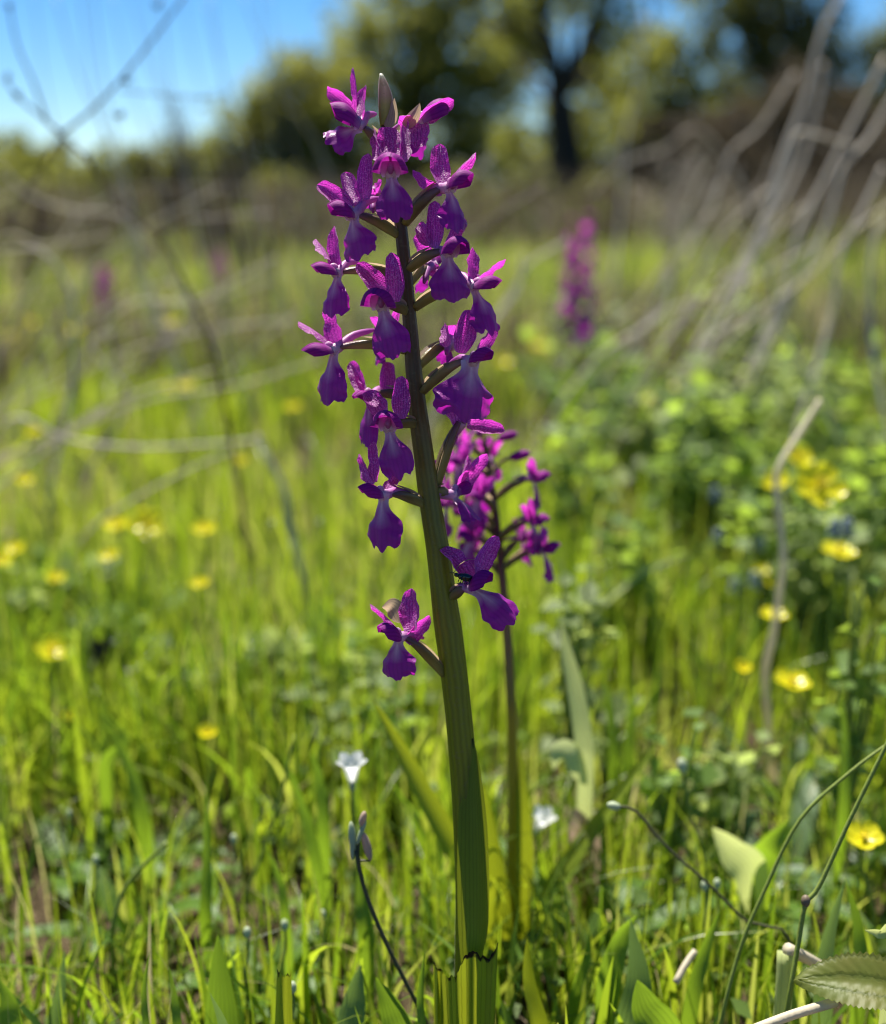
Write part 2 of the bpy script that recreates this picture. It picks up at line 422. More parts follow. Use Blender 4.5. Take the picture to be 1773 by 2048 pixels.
def make_butter():
    m, t = newmat('buttercup_petal'); a = attr(t)
    c = mixc(t, noise(t, 300, 2), (0.86, 0.76, 0.015), (0.90, 0.84, 0.03))
    leafy(t, c, mixc(t, 0.6, c, (0.95, 0.88, 0.015)), 0.6, 0.28, 0.5); return m
M['butter'] = make_butter()
m, t = newmat('stamen_yellow'); solid(t, (0.72, 0.58, 0.02), 0.6); M['stamen'] = m
m, t = newmat('glossy_black'); solid(t, (0.008, 0.009, 0.012), 0.15, 0.6); M['black'] = m
m, t = newmat('withered_black'); solid(t, (0.02, 0.015, 0.025), 0.6, 0.3); M['withered'] = m
m, t = newmat('muted_blue_bell'); solid(t, (0.24, 0.29, 0.34), 0.35, 0.5); M['blue'] = m
def make_soil():
    m, t = newmat('soil'); g = N(t, 'ShaderNodeTexCoord'); v = g.outputs['Object']
    near = mixc(t, noise(t, 60, 6, 0.7, v), (0.03, 0.022, 0.014), (0.12, 0.085, 0.05))
    near = mixc(t, math_n(t, 'GREATER_THAN', noise(t, 140, 4, 0.7, v), 0.64), near, (0.22, 0.17, 0.10))
    far = mixc(t, noise(t, 1.5, 5, 0.6, v), (0.05, 0.075, 0.018), (0.10, 0.11, 0.04))
    sx = N(t, 'ShaderNodeSeparateXYZ'); t.links.new(v, sx.inputs[0])
    ln = N(t, 'ShaderNodeVectorMath', operation='LENGTH'); t.links.new(v, ln.inputs[0])
    k = math_n(t, 'MULTIPLY', math_n(t, 'SUBTRACT', ln.outputs['Value'], 2.0), 0.3, clamp=True)
    solid(t, mixc(t, k, near, far), 0.95, 0.1, bump(t, noise(t, 90, 6, 0.7, v), 0.9, 0.008)); return m
M['soil'] = make_soil()

# ------------------------------------------------------------------ ground
def build_ground():
    xs = np.concatenate([-np.geomspace(900, 1.2, 22), np.linspace(-1.1, 1.1, 60), np.geomspace(1.2, 900, 22)])
    ys = np.concatenate([[-300, -60, -10, -2, -0.6], np.linspace(-0.2, 2.0, 60), np.geomspace(2.2, 1500, 32)])
    X, Y = np.meshgrid(xs, ys)
    R = np.hypot(X, Y)
    Z = gz_np(X, Y) * np.clip(1.5 - R / 6, 0.0, 1) + np.clip(R - 4, 0, 40) * 0.0
    V = np.stack([X.ravel(), Y.ravel(), Z.ravel()], 1)
    nx = len(xs); i, j = np.meshgrid(np.arange(len(ys) - 1), np.arange(nx - 1), indexing='ij')
    a = (i * nx + j).ravel()
    Fc = np.stack([a, a + 1, a + nx + 1, a + nx], 1)
    o = link('ground', mesh('ground', V, Fc, None), M['soil']); tag(o, 'brown meadow soil showing between the grass', 'ground', kind='structure')
build_ground()

# ------------------------------------------------------------------ grass as ribbons (uncountable stuff)
def ribbons(name, roots, h, wd, lean, az, tint, mat, K=4, face=None, parent=None, curlpow=2.0):
    n = len(roots)
    t = np.linspace(0, 1, K + 1)[None, :]                        # n x K+1
    dx, dy = np.cos(az)[:, None], np.sin(az)[:, None]
    out = h[:, None] * lean[:, None] * t ** curlpow
    zz = h[:, None] * (t - 0.42 * np.minimum(lean, 1.3)[:, None] * t ** 2.6)
    cx = roots[:, 0:1] + dx * out; cyy = roots[:, 1:2] + dy * out; cz = roots[:, 2:3] + zz
    if face is None: face = az + math.pi / 2 + RNG.normal(0, 0.7, n)
    sx, sy = np.cos(face)[:, None], np.sin(face)[:, None]
    hw = wd[:, None] * 0.5 * (0.55 + 0.45 * np.minimum(1, t * 3)) * (1 - t ** 2.4) + wd[:, None] * 0.02
    fz = 0.35 * hw                                               # V fold: middle lower
    cols = []
    for s in (-1, 0, 1):
        cols.append(np.stack([cx + s * sx * hw, cyy + s * sy * hw, cz + (0 if s else -1) * fz], -1))
    V = np.stack(cols, 2)                                        # n,K+1,3,3
    P = np.empty((n, K + 1, 3, 3), np.float32)
    P[..., 0] = t[:, :, None]; P[..., 1] = np.array([0, .5, 1])[None, None, :]; P[..., 2] = tint[:, None, None]
    base = (np.arange(n) * (K + 1) * 3)[:, None, None]
    r = (np.arange(K) * 3)[None, :, None]; c = np.arange(2)[None, None, :]
    a = (base + r + c).ravel()
    Fc = np.stack([a, a + 1, a + 4, a + 3], 1)
    return link(name, mesh(name, V.reshape(-1, 3), Fc, P.reshape(-1, 3)), mat, parent)

def patchy(x, y, s, ph=0.0):
    return 0.5 + 0.25 * (np.sin(x * s + 1.3 + ph + np.sin(y * s * .7) * 1.7) + np.sin(y * s * 1.1 - x * s * .4 + ph * 2))
def field(n, y0, y1, spread, pow_=1.0):
    u = RNG.random(n) ** pow_
    y = y0 + (y1 - y0) * u
    x = (RNG.random(n) * 2 - 1) * (0.14 + spread * y)
    return x, y

def sow():
    # near, mid, far belts of green grass
    for (nm, n, y0, y1, spr, hmin, hmax, wmin, wmax, K, lab) in (
        ('grass', 15500, 0.205, 0.62, 0.62, 0.022, 0.080, 0.0009, 0.0040, 6, 'bright green backlit grass blades around the orchid stem'),
        ('grass', 24000, 0.58, 1.7, 0.78, 0.03, 0.105, 0.0020, 0.0060, 5, 'lush blurred green meadow grass behind the orchids'),
        ('grass', 34000, 1.6, 5.5, 0.85, 0.06, 0.16, 0.004, 0.010, 4, 'far pale green meadow grass below the dry weeds'),
        ('grass', 34000, 5.0, 26.0, 0.98, 0.12, 0.34, 0.012, 0.035, 3, 'distant meadow grass reaching to the trees')):
        x, y = field(n, y0, y1, spr, 0.75 if y1 < 6 else 0.7)
        keep = np.ones(n, bool)
        if y1 < 1:
            pt = patchy(x, y, 26)
            keep &= RNG.random(n) < np.clip(1.7 * pt - .2, .15, 1)
            keep &= ~((np.abs(x - 0.004) < 0.016) & (y < 0.25))
        elif y1 < 2:
            keep &= RNG.random(n) < np.clip(1.9 * patchy(x, y, 11, 2) - .3, .06, 1)
        x, y = x[keep], y[keep]; n = len(x)
        h = hmin + (hmax - hmin) * RNG.beta(2, 2.2, n)
        h *= 0.75 + 0.5 * patchy(x, y, 9 if y1 < 2 else 2.2, 1)
        if y1 < 1: h *= np.where(y < .29, np.clip((y - .10) / .17, .5, 1.0), np.clip((y - 0.10) / 0.25, 0.7, 1.3)); h = np.minimum(h, .085)
        wd = wmin + (wmax - wmin) * RNG.beta(1.3, 3, n)
        lean = np.abs(RNG.normal(0.18, 0.24, n)); az = RNG.random(n) * 2 * math.pi
        tint = np.clip(RNG.normal(0.54, 0.25, n) + 0.45 * (patchy(x, y, 7, 4) - 0.5), 0.0, 0.88) - (0.12 if y1 > 2 else 0.0)
        dryp = {True: 0.035}.get(y1 < 1, 0.12 if y1 < 2 else (0.52 if y1 < 6 else 0.7))
        tint = np.maximum(tint, 0.0); dr = RNG.random(n) < dryp
        tint[dr] = RNG.uniform(0.93, 1.0, dr.sum()); h[dr] *= 1.0; wd[dr] *= 0.6
        roots = np.stack([x, y, gz_np(x, y) * np.clip(1.5 - np.hypot(x, y) / 6, 0, 1) - 0.002], 1)
        o = ribbons(nm, roots, h, wd, lean, az, tint, M['grass'], K)
        tag(o, lab, 'grass', kind='stuff')
    # very fine blades, and small ground-hugging leaves that hide the soil
    n = 9000
    x, y = field(n, 0.205, 0.85, 0.62, 0.85)
    keep = (RNG.random(n) < 0.3 + 0.9 * patchy(x, y, 31, 5)) & ~((np.abs(x - 0.004) < 0.016) & (y < 0.25))
    x, y = x[keep], y[keep]; n = len(x)
    tn = np.clip(RNG.normal(0.62, 0.2, n), 0, .9); dr = RNG.random(n) < .12; tn[dr] = RNG.uniform(.94, 1, dr.sum())
    o = ribbons('fine_grass', np.stack([x, y, gz_np(x, y) - .002], 1), RNG.uniform(.02, .072, n) * np.clip((y - .08) / .22, .6, 1.1), RNG.uniform(.0004, .0010, n), np.abs(RNG.normal(.35, .35, n)), RNG.random(n) * 6.28, tn, M['grass'], 6)
    tag(o, 'hair-fine grass blades between the broader leaves of the foreground', 'grass', kind='stuff')
    n = 9000
    x, y = field(n, 0.25, 1.0, 0.62, 0.85)
    keep = RNG.random(n) < 0.15 + 1.1 * patchy(x, y, 17, 7)
    x, y = x[keep], y[keep]; n = len(x)
    z = gz_np(x, y) + RNG.uniform(0.002, 0.020, n) * (.4 + patchy(x, y, 23, 1)); P0 = np.stack([x, y, z], 1)
    a = RNG.normal(0, 1, (n, 3)); a[:, 2] = np.abs(a[:, 2]) * .5; a /= np.linalg.norm(a, axis=1, keepdims=True)
    b = np.cross(a, np.tile([0, 0, 1.], (n, 1)) + RNG.normal(0, .5, (n, 3))); b /= np.linalg.norm(b, axis=1, keepdims=True); nn = np.cross(b, a)
    Lf = RNG.uniform(.003, .009, (n, 1)); W = Lf * RNG.uniform(.25, .5, (n, 1))
    V = np.stack([P0, P0 + a * Lf * .5 + b * W + nn * Lf * .1, P0 + a * Lf, P0 + a * Lf * .5 - b * W + nn * Lf * .1, P0 + a * Lf * .5], 1).reshape(-1, 3)
    k = np.arange(n)[:, None] * 5
    Fc = np.concatenate([k + np.array([0, 4, 1]), k + np.array([4, 2, 1]), k + np.array([0, 3, 4]), k + np.array([3, 2, 4])])
    Pc = np.zeros((n * 5, 3), np.float32); Pc[:, 2] = np.repeat(RNG.random(n), 5)
    o = link('ground_cover', mesh('ground_cover', V, Fc, Pc), M['weed_leaf']); tag(o, 'tiny leaves of low ground cover between the grass', 'ground cover', kind='stuff')
    # fallen straw and litter on the soil
    n = 900
    x, y = field(n, 0.27, 0.9, 0.6, 0.9)
    roots = np.stack([x, y, gz_np(x, y) + RNG.uniform(0.001, 0.008, n)], 1)
    o = ribbons('plant_litter', roots, RNG.uniform(0.005, 0.014, n), RNG.uniform(0.0006, 0.0020, n), RNG.uniform(1.2, 2.4, n),
                RNG.random(n) * 6.28, RNG.uniform(0.2, 1.0, n), M['dry'], 3, curlpow=1.0)
    tag(o, 'bits of dead straw and leaf litter on the soil', 'litter', kind='stuff')
    # dry weeds of the back of the meadow
    n = 46000
    x, y = field(n, 1.2, 15, 0.92, 1.3)
    keep = RNG.random(n) < 0.25 + 0.9 * patchy(x, y, 1.4, 3)
    x, y = x[keep], y[keep]; n = len(x)
    h = RNG.uniform(0.10, 0.36, n) * (0.6 + 0.6 * patchy(x, y, 1.1)) * np.clip(y / 5, 0.5, 1.6)
    o = ribbons('dry_weeds', np.stack([x, y, np.zeros(n)], 1), h, RNG.uniform(0.004, 0.010, n) * np.clip(y / 4, .45, 3), np.abs(RNG.normal(0.35, 0.35, n)),
                RNG.random(n) * 6.28, RNG.beta(2, 3.2, n), M['dry'], 4)
    tag(o, 'brown tangle of dry weeds at the back of the meadow', 'dry weeds', kind='stuff')
sow()

# ------------------------------------------------------------------ trees
def leaf_cloud(clumps, n, size, seed):
    r = np.random.default_rng(seed)
    cl = np.array([(c[0], c[1], c[2], c[3]) for c in clumps])
    wgt = cl[:, 3] ** 2; wgt = wgt / wgt.sum()
    k = r.choice(len(cl), n, p=wgt)
    # sub-clumps give light and dark bunches and gaps
    sub = r.normal(0, 1, (len(cl), 26, 3)); sub /= np.linalg.norm(sub, axis=2, keepdims=True)
    sub *= r.uniform(0.35, 1.0, (len(cl), 26, 1))
    s = sub[k, r.integers(0, 26, n)]
    p = cl[k, :3] + cl[k, 3:4] * (s + r.normal(0, 0.15, (n, 3)))
    p[:, 2] = np.maximum(p[:, 2], 0.05)
    a = r.normal(0, 1, (n, 3)); a /= np.linalg.norm(a, axis=1, keepdims=True)
    b = np.cross(a, r.normal(0, 1, (n, 3))); b /= np.linalg.norm(b, axis=1, keepdims=True)
    L = size * r.uniform(0.6, 1.4, (n, 1)); W = L * 0.45
    V = np.stack([p - a * L * .5, p + b * W * .5, p + a * L * .5, p - b * W * .5], 1).reshape(-1, 3)
    Fc = np.arange(n * 4).reshape(n, 4)
    P = np.zeros((n * 4, 3), np.float32); P[:, 2] = np.repeat(r.random(n), 4); P[:, 0] = np.tile([0, .5, 1, .5], n)
    return V, Fc, P
def tree(name, base, clumps, n, size, lmat, trunk_r, label, limbs=None, group=None, seed=1, cat='tree', bark='bark', fork=0.35):
    T = thing(name, label, cat, group)
    mb = MB(); rr = random.Random(seed)
    top = Vector(max(clumps, key=lambda c: c[2])[:3])
    fk = base + Vector((0, 0, max(0.25, top.z * fork)))
    if limbs:
        for path, r0, r1 in limbs:
            tube(mb, smooth_path(path, 12), lambda u, r0=r0, r1=r1: r0 + (r1 - r0) * u, 8)
    else:
        tube(mb, smooth_path([base - Vector((0, 0, .1)), base.lerp(fk, .5) + Vector((rr.uniform(-.1, .1), 0, 0)), fk, top], 14), lambda u: trunk_r * (1 - .9 * u), 8)
    for c in clumps:
        cc = Vector(c[:3]); st = fk if cc.z > fk.z else base + Vector((0, 0, max(0.05, cc.z * .3)))
        md = st.lerp(cc, .5) + Vector((rr.uniform(-.2, .2), rr.uniform(-.2, .2), .1 * c[3]))
        tube(mb, smooth_path([st, md, cc], 6), lambda u: trunk_r * .4 * (1 - .85 * u) + 0.006, 6)
        for q in range(5):
            e = cc + Vector((rr.gauss(0, 1), rr.gauss(0, 1), rr.gauss(.3, 1))).normalized() * c[3] * .85
            tube(mb, smooth_path([cc.lerp(st, .15), cc.lerp(e, .5) + Vector((0, 0, .05)), e], 4), lambda u: trunk_r * .12 * (1 - .8 * u) + 0.004, 4)
    mb.build('trunk', M[bark], T)
    V, Fc, P = leaf_cloud(clumps, n, size, seed)
    link('crown', mesh('crown', V, Fc, P, False), M[lmat], T)
    return T
def px_clumps(Y, lst):          # (px, py, radius px[, dY]) -> world clumps at distance Y
    out = []
    for c in lst:
        p = atY(c[0], c[1], Y + (c[3] if len(c) > 3 else 0)); out.append((p.x, p.y, p.z, c[2] * Y / F))
    return out
def trees():
    g = lambda px, Y: Vector((atY(px, 400, Y).x, Y, 0))
    # far line on the left
    far = [(-900, 300, 80), (-760, 320, 75), (-620, 310, 80), (-480, 300, 90), (-350, 320, 70), (-230, 310, 75), (-120, 300, 70), (-20, 330, 62), (55, 330, 58), (130, 345, 52), (205, 350, 48), (280, 345, 50), (350, 335, 58), (430, 330, 60)]
    for i, (x, y, r) in enumerate(far):
        Y = 46 + 5 * math.sin(i * 2.1)
        tree('far_tree', g(x, Y), px_clumps(Y, [(x, y, r), (x - r * .5, y + 25, r * .7), (x + r * .6, y + 20, r * .7, 1)]), 2600, 0.30,
             'tree_leaf' if i % 2 else 'tree_leaf_y', 0.16, 'low rounded green tree in the far tree line under open sky', group='far tree line', seed=140 + i)
    # the big sloping crown
    Y = 21
    tree('willow_tree', g(580, Y), px_clumps(Y, [(470, 330, 70), (520, 260, 80), (570, 210, 85), (640, 170, 95), (560, 330, 100), (650, 290, 110), (700, 370, 100), (480, 400, 80), (610, 400, 90)]),
         13000, 0.17, 'tree_leaf', 0.22, 'olive green bushy tree whose crown slopes down to open sky', seed=3, fork=.3)
    Y = 22.5
    tree('willow_tree', g(820, Y), px_clumps(Y, [(700, 130, 95), (770, 90, 100), (840, 40, 130), (900, 130, 130), (800, 230, 130), (920, 270, 120), (860, 350, 110), (960, 30, 130), (880, -120, 170), (1000, -200, 190), (980, 360, 90), (1010, 130, 110, 1), (1060, 60, 90, 2), (1000, 260, 100, 1), (1080, 300, 90, 2), (760, 380, 90)]),
         18000, 0.17, 'tree_leaf_y', 0.3, 'tall yellowish green tree rising behind the orchid tip', seed=4, fork=.3)
    # dark forked tree
    Y = 14.5
    B = g(1130, Y)
    fk = atY(1118, 205, Y); 
    limbs = [([B - Vector((0, 0, .1)), atY(1132, 330, Y), atY(1128, 270, Y), fk], 0.24, 0.17),
             ([fk, atY(1105, 110, Y), atY(1085, 40, Y), atY(1070, -120, Y), atY(1090, -380, Y)], 0.13, 0.04),
             ([fk, atY(1150, 140, Y), atY(1195, 70, Y), atY(1225, 0, Y + .4), atY(1270, -220, Y + .8)], 0.11, 0.03),
             ([atY(1100, 100, Y), atY(1050, 60, Y - .3), atY(1010, 15, Y - .6), atY(960, -140, Y - 1)], 0.06, 0.02),
             ([atY(1122, 220, Y), atY(1085, 180, Y + .5), atY(1040, 120, Y + 1), atY(990, 60, Y + 1.4)], 0.06, 0.02)]
    tree('forked_tree', B, px_clumps(Y, [(1000, 60, 70), (1090, -70, 130), (1210, -60, 120), (1010, 290, 60, 1.5), (1200, 90, 55), (1270, 110, 90, 1), (1060, 320, 60, 2), (1170, 260, 60, 1.5), (1260, 260, 80, 2), (1110, -350, 200), (1300, -280, 190)]),
         9000, 0.12, 'tree_leaf_y', 0.12, 'dark forked tree trunk with sparse fresh leaves', limbs=limbs, seed=5)
    Y = 24
    tree('hedgerow_tree', g(1330, Y), px_clumps(Y, [(1250, 150, 80), (1300, 220, 100), (1390, 160, 90), (1330, 100, 60), (1440, 250, 100), (1380, 330, 100), (1230, 330, 100), (1290, -120, 110), (1430, -60, 110), (1160, 380, 90), (1150, 300, 80), (1180, 180, 80), (1120, 380, 70)]),
         12000, 0.18, 'tree_leaf_y', 0.25, 'green hedgerow tree with gaps of sky right of the forked trunk', seed=6, fork=.25)
    Y = 19
    tree('hedgerow_tree', g(1600, Y), px_clumps(Y, [(1480, 90, 90), (1560, 40, 110), (1640, 150, 120), (1540, 200, 110), (1740, 180, 120), (1660, 290, 120), (1500, 310, 100), (1600, -160, 190), (1780, 310, 110), (1830, 90, 120), (1460, -120, 100)]),
         13000, 0.16, 'tree_leaf_d', 0.34, 'shady dark hedgerow tree behind the grey dry canes', seed=8, fork=.3)
    Y = 26
    tree('hedgerow_tree', g(1960, Y), px_clumps(Y, [(1900, 100, 150), (2020, 0, 190), (2050, 230, 180), (1930, 310, 130), (2150, 120, 190), (2000, -230, 230)]),
         9000, 0.2, 'tree_leaf', 0.35, 'leafy tree at the right end of the hedgerow', seed=9, fork=.3)
    Y = 28
    tree('hedgerow_tree', g(2400, Y), px_clumps(Y, [(2350, 120, 170), (2470, 20, 190), (2480, 240, 170), (2330, 310, 140), (2600, 180, 180)]),
         8000, 0.22, 'tree_leaf_d', 0.35, 'dark leafy tree beyond the end of the hedgerow', seed=10, fork=.3)
    # brown vine-covered shrubs under the hedge
    for i, (x, y, r, Y) in enumerate([(1330, 310, 75, 12), (1450, 280, 90, 11.5), (1590, 250, 110, 11), (1720, 300, 110, 10.5), (1850, 290, 120, 10.5)]):
        tree('vine_shrub', g(x, Y), px_clumps(Y, [(x, y, r), (x - r * .8, y + 60, r * .8), (x + r * .7, y + 50, r * .8, .5), (x, y + 90, r * .9, -.4)]), 4200, 0.075,
             'brown_leaf', 0.05, 'dusky brown withered vine shrub below the hedgerow trees', group='brown shrubs below the hedgerow', seed=60 + i, cat='shrub', bark='twig', fork=.2)
    # low green bushes where meadow meets trees
    for i, (x, y, r, Y) in enumerate([(560, 410, 60, 13), (730, 420, 60, 12), (900, 410, 65, 12.5), (1060, 410, 55, 11), (1210, 405, 55, 10.5), (250, 395, 55, 17), (90, 390, 60, 18)]):
        tree('low_bush', g(x, Y), px_clumps(Y, [(x, y, r), (x - r * .9, y + 15, r * .7), (x + r * .9, y + 15, r * .7)]), 3000, 0.09,
             ['tree_leaf', 'tree_leaf_d'][i % 2], 0.04, 'low green bush at the edge of the meadow', group='bushes along the meadow edge', seed=80 + i, cat='bush', bark='twig', fork=.2)
trees()

def bare_shrub(base, h, spread, n, r0, mat, label, seed, cat='shrub', group=None):
    T = thing('bare_shrub', label, cat, group); rr = random.Random(seed); mb = MB(); tw = MB()
    for i in range(n):
        a = rr.uniform(0, 6.28); s = spread * rr.uniform(.2, 1)
        e = base + Vector((math.cos(a) * s, math.sin(a) * s, h * rr.uniform(.6, 1.05)))
        m = base.lerp(e, .5) + Vector((rr.uniform(-.1, .1) * spread, rr.uniform(-.1, .1) * spread, h * .12))
        p = smooth_path([base + Vector((rr.gauss(0, .02), rr.gauss(0, .02), -.01)), m, e], 8)
        tube(mb, p, lambda u: r0 * (1 - .75 * u), 5)
        for k in range(9):
            q = p[rr.randint(2, 8)]; d = Vector((rr.gauss(0, 1), rr.gauss(0, 1), rr.uniform(.2, 1.4))).normalized() * h * rr.uniform(.08, .25)
            tube(tw, smooth_path([q, q + d * .5 + Vector((0, 0, .01)), q + d], 3), lambda u: r0 * .35 * (1 - .7 * u), 4)
    mb.add(tw.V, tw.F, tw.P); mb.build('branches', M[mat], T); return T
def g0(px, Y): return Vector((atY(px, 400, Y).x, Y, 0))
bare_shrub(g0(345, 5.2), 0.62, 0.16, 16, 0.006, 'twig', 'bare brown shrub standing against the sky beside the sloping tree', 1)
bare_shrub(g0(500, 2.6), 0.32, 0.15, 14, 0.004, 'twig', 'reddish brown bare shrub in the meadow left of the orchid', 2)
bare_shrub(g0(410, 3.6), 0.40, 0.22, 16, 0.004, 'twig', 'small grey brown bare shrub behind the reddish one', 3)
bare_shrub(g0(1330, 4.2), 0.40, 0.30, 16, 0.004, 'grey_straw', 'low tangle of grey bare twigs in front of the hedgerow', 4)

for i, (x, Y, h) in enumerate([(60, 4.2, .30), (170, 3.4, .27), (270, 4.6, .33), (600, 4.0, .32), (700, 3.6, .28), (840, 4.4, .32), (960, 3.8, .28), (1080, 4.6, .30), (1200, 3.6, .28), (1450, 3.4, .34), (1580, 3.0, .34), (1700, 3.3, .36), (20, 2.6, .24)]):
    bare_shrub(g0(x, Y), h, h * .8, 15, .0035, ['twig', 'brown_straw'][i % 2], 'low dry brown brush clump at the back of the meadow', 20 + i, cat='brush', group='dry brush clumps at the back of the meadow')
# ------------------------------------------------------------------ dry stalks, canes
def stalk(name, pts, d, r, mat, label, group=None, cat='stalk', root=True, nodes=False, sides=7, taper=0.6):
    """pts photo pixels; d one depth or a list; the last point runs on into the ground"""
    ds = d if isinstance(d, (list, tuple)) else [d] * len(pts)
    P = [at(x, y, dd) for (x, y), dd in zip(pts, ds)]
    if root and P[-1].z > 0.004:
        q = P[-1]; dv = (q - P[-2]); dv.z = 0; dv = dv.normalized() if dv.length > 1e-5 else Vector((0, 1, 0)); z = q.z; P.append(q + dv * z * .35 + Vector((0, .01, -z * .5))); P.append(Vector((q.x + dv.x * z * .55, q.y + dv.y * z * .55 + .015, -.004)))
    T = MB()
    tube(T, smooth_path(P, max(10, 7 * len(P))), lambda u: r * (1 - (1 - u) * (1 - taper)), sides)
    o = T.build(name, M[mat])
    return tag(o, label, cat, group)
stalk('dry_stalk', [(1640, 800), (1600, 865), (1562, 925), (1552, 970), (1562, 1060), (1566, 1130), (1548, 1260), (1530, 1350), (1536, 1440), (1540, 1540)],
      [0.46, 0.455, 0.45, 0.45, 0.45, 0.45, 0.455, 0.46, 0.465, 0.47], 0.0017, 'pale_stalk', 'long pale bent dry stalk standing among the yellow buttercups', cat='stalk')
rr = random.Random(5)
left = [([(590, 640), (450, 655), (260, 700), (120, 770), (-60, 850)], .95), ([(640, 720), (480, 770), (300, 800), (150, 860), (-40, 950)], .8),
        ([(230, 660), (180, 690), (250, 770), (262, 800), (230, 860)], .85), ([(0, 500), (80, 500), (130, 560), (150, 640), (140, 800)], .8),
        ([(430, 740), (240, 800), (100, 880), (-50, 940)], .75), ([(520, 880), (300, 895), (140, 880), (20, 840)], .72),
        ([(380, 650), (250, 660), (120, 740), (0, 800)], 1.0), ([(220, 470), (90, 490), (20, 470), (-40, 520)], .9),
        ([(440, 375), (310, 445), (200, 520), (130, 620)], 1.2), ([(0, 330), (60, 390), (150, 420), (240, 430), (300, 500)], 1.1),
        ([(540, 560), (430, 600), (320, 690), (230, 800)], 1.1), ([(480, 900), (420, 920), (300, 980), (180, 1060)], .65),
        ([(210, 820), (120, 880), (40, 940), (-30, 1000)], .7), ([(60, 720), (20, 800), (-20, 900)], .65), ([(350, 560), (240, 600), (110, 700), (40, 840)], .9)]
for i, (p, d) in enumerate(left):
    stalk('dry_stalk', p, d, rr.uniform(.0009, .0017), ['grey_straw', 'straw', 'grey_straw'][i % 3], 'thin grey dry stem arching through the meadow left of the orchids',
          'dry stems arching over the left meadow')
stalk('dry_stalk', [(515, 870), (545, 930), (560, 960), (575, 1000), (580, 1050)], .62, .0022, 'straw', 'short pale crooked dry stem standing behind the tall orchid')
right = [([(1695, -20), (1650, 70), (1600, 200), (1575, 300), (1540, 420), (1500, 560)], 1.0, .0045), ([(1765, 120), (1700, 260), (1640, 370), (1590, 460), (1560, 600)], .95, .0040),
         ([(1790, 170), (1730, 270), (1690, 340), (1650, 480)], .9, .0036), ([(1655, 130), (1635, 215), (1600, 330), (1530, 470)], 1.1, .0038),
         ([(1590, 150), (1520, 250), (1470, 300), (1420, 430)], 1.2, .003), ([(1700, 300), (1620, 270), (1590, 285), (1560, 400)], .9, .003),
         ([(1460, 455), (1500, 480), (1520, 540), (1550, 580), (1560, 660)], .75, .0022), ([(1420, 310), (1390, 370), (1350, 480), (1320, 600)], 1.2, .003),
         ([(1560, 360), (1480, 420), (1430, 500), (1380, 620)], 1.0, .0026), ([(1773, 330), (1720, 420), (1690, 500), (1660, 640)], .8, .003),
         ([(1280, 420), (1330, 480), (1350, 560), (1345, 700)], 1.1, .0024), ([(1420, 420), (1360, 500), (1250, 620), (1160, 690)], 1.0, .0022),
         ([(1290, 40), (1270, 170), (1250, 280), (1235, 420)], 1.8, .004), ([(1180, 390), (1240, 330), (1330, 300), (1420, 270)], 1.7, .003),
         ([(1020, 330), (1060, 390), (1110, 460), (1150, 560)], 1.5, .002), ([(1790, 400), (1700, 460), (1600, 560), (1500, 640), (1440, 700)], .85, .0026),
         ([(1640, 480), (1560, 530), (1420, 590), (1300, 650)], .9, .0018), ([(1773, 440), (1745, 480), (1735, 560), (1740, 700)], .75, .0028)]
for i, (p, d, r) in enumerate(right):
    r *= .62; p = [(x + rr.uniform(-9, 9), y + rr.uniform(-9, 9)) for x, y in p]
    if i == 6:
        stalk('dry_stalk', p, d, r, 'straw', 'bright pale crooked stem end in front of the grey canes'); continue
    mt = ['grey_straw', 'grey_straw', 'brown_straw', 'straw'][i % 4] if i > 5 else 'grey_straw'
    lc = {'grey_straw': 'grey', 'brown_straw': 'brown', 'straw': 'straw-coloured'}[mt]
    stalk('dry_cane', p, d, r, mt, ('thick grey dry cane rising in front of the dark hedgerow tree' if i < 6 else 'thin ' + lc + ' dry cane arching over the right meadow'),
          'thick canes before the hedgerow' if i < 6 else 'thin ' + lc + ' canes over the right meadow', cat='cane', taper=.8)
r3 = random.Random(77)
for i in range(26):
    x = r3.uniform(980, 1800); y = r3.uniform(280, 620); L = r3.uniform(120, 320); a = r3.uniform(.7, 2.0); k = r3.uniform(-.25, .25)
    P = [(x, y), (x - math.cos(a) * L * .5 + k * L, y + math.sin(a) * L * .5), (x - math.cos(a) * L, y + math.sin(a) * L)]
    stalk('dry_twig', P, r3.uniform(.8, 1.9), r3.uniform(.0008, .0018), ['grey_straw', 'brown_straw'][i % 2], ['hair-thin grey dry twig in the tangle above the right meadow', 'hair-thin brown dry twig in the tangle above the right meadow'][i % 2],
          ['grey twigs of the right tangle', 'brown twigs of the right tangle'][i % 2], cat='dry twig', sides=5)
for i in range(22):
    x = r3.uniform(-20, 620); y = r3.uniform(360, 760); L = r3.uniform(120, 360); a = r3.uniform(-.1, .9); k = r3.uniform(-.2, .2)
    P = [(x, y), (x - math.cos(a) * L * .5, y + math.sin(a) * L * .5 + k * L), (x - math.cos(a) * L, y + math.sin(a) * L)]
    stalk('dry_twig', P, r3.uniform(.8, 1.8), r3.uniform(.0007, .0014), ['brown_straw', 'grey_straw'][i % 2], ['hair-thin brown dry twig in the tangle over the left meadow', 'hair-thin grey dry twig in the tangle over the left meadow'][i % 2],
          ['brown twigs of the left tangle', 'grey twigs of the left tangle'][i % 2], cat='dry twig', sides=5)
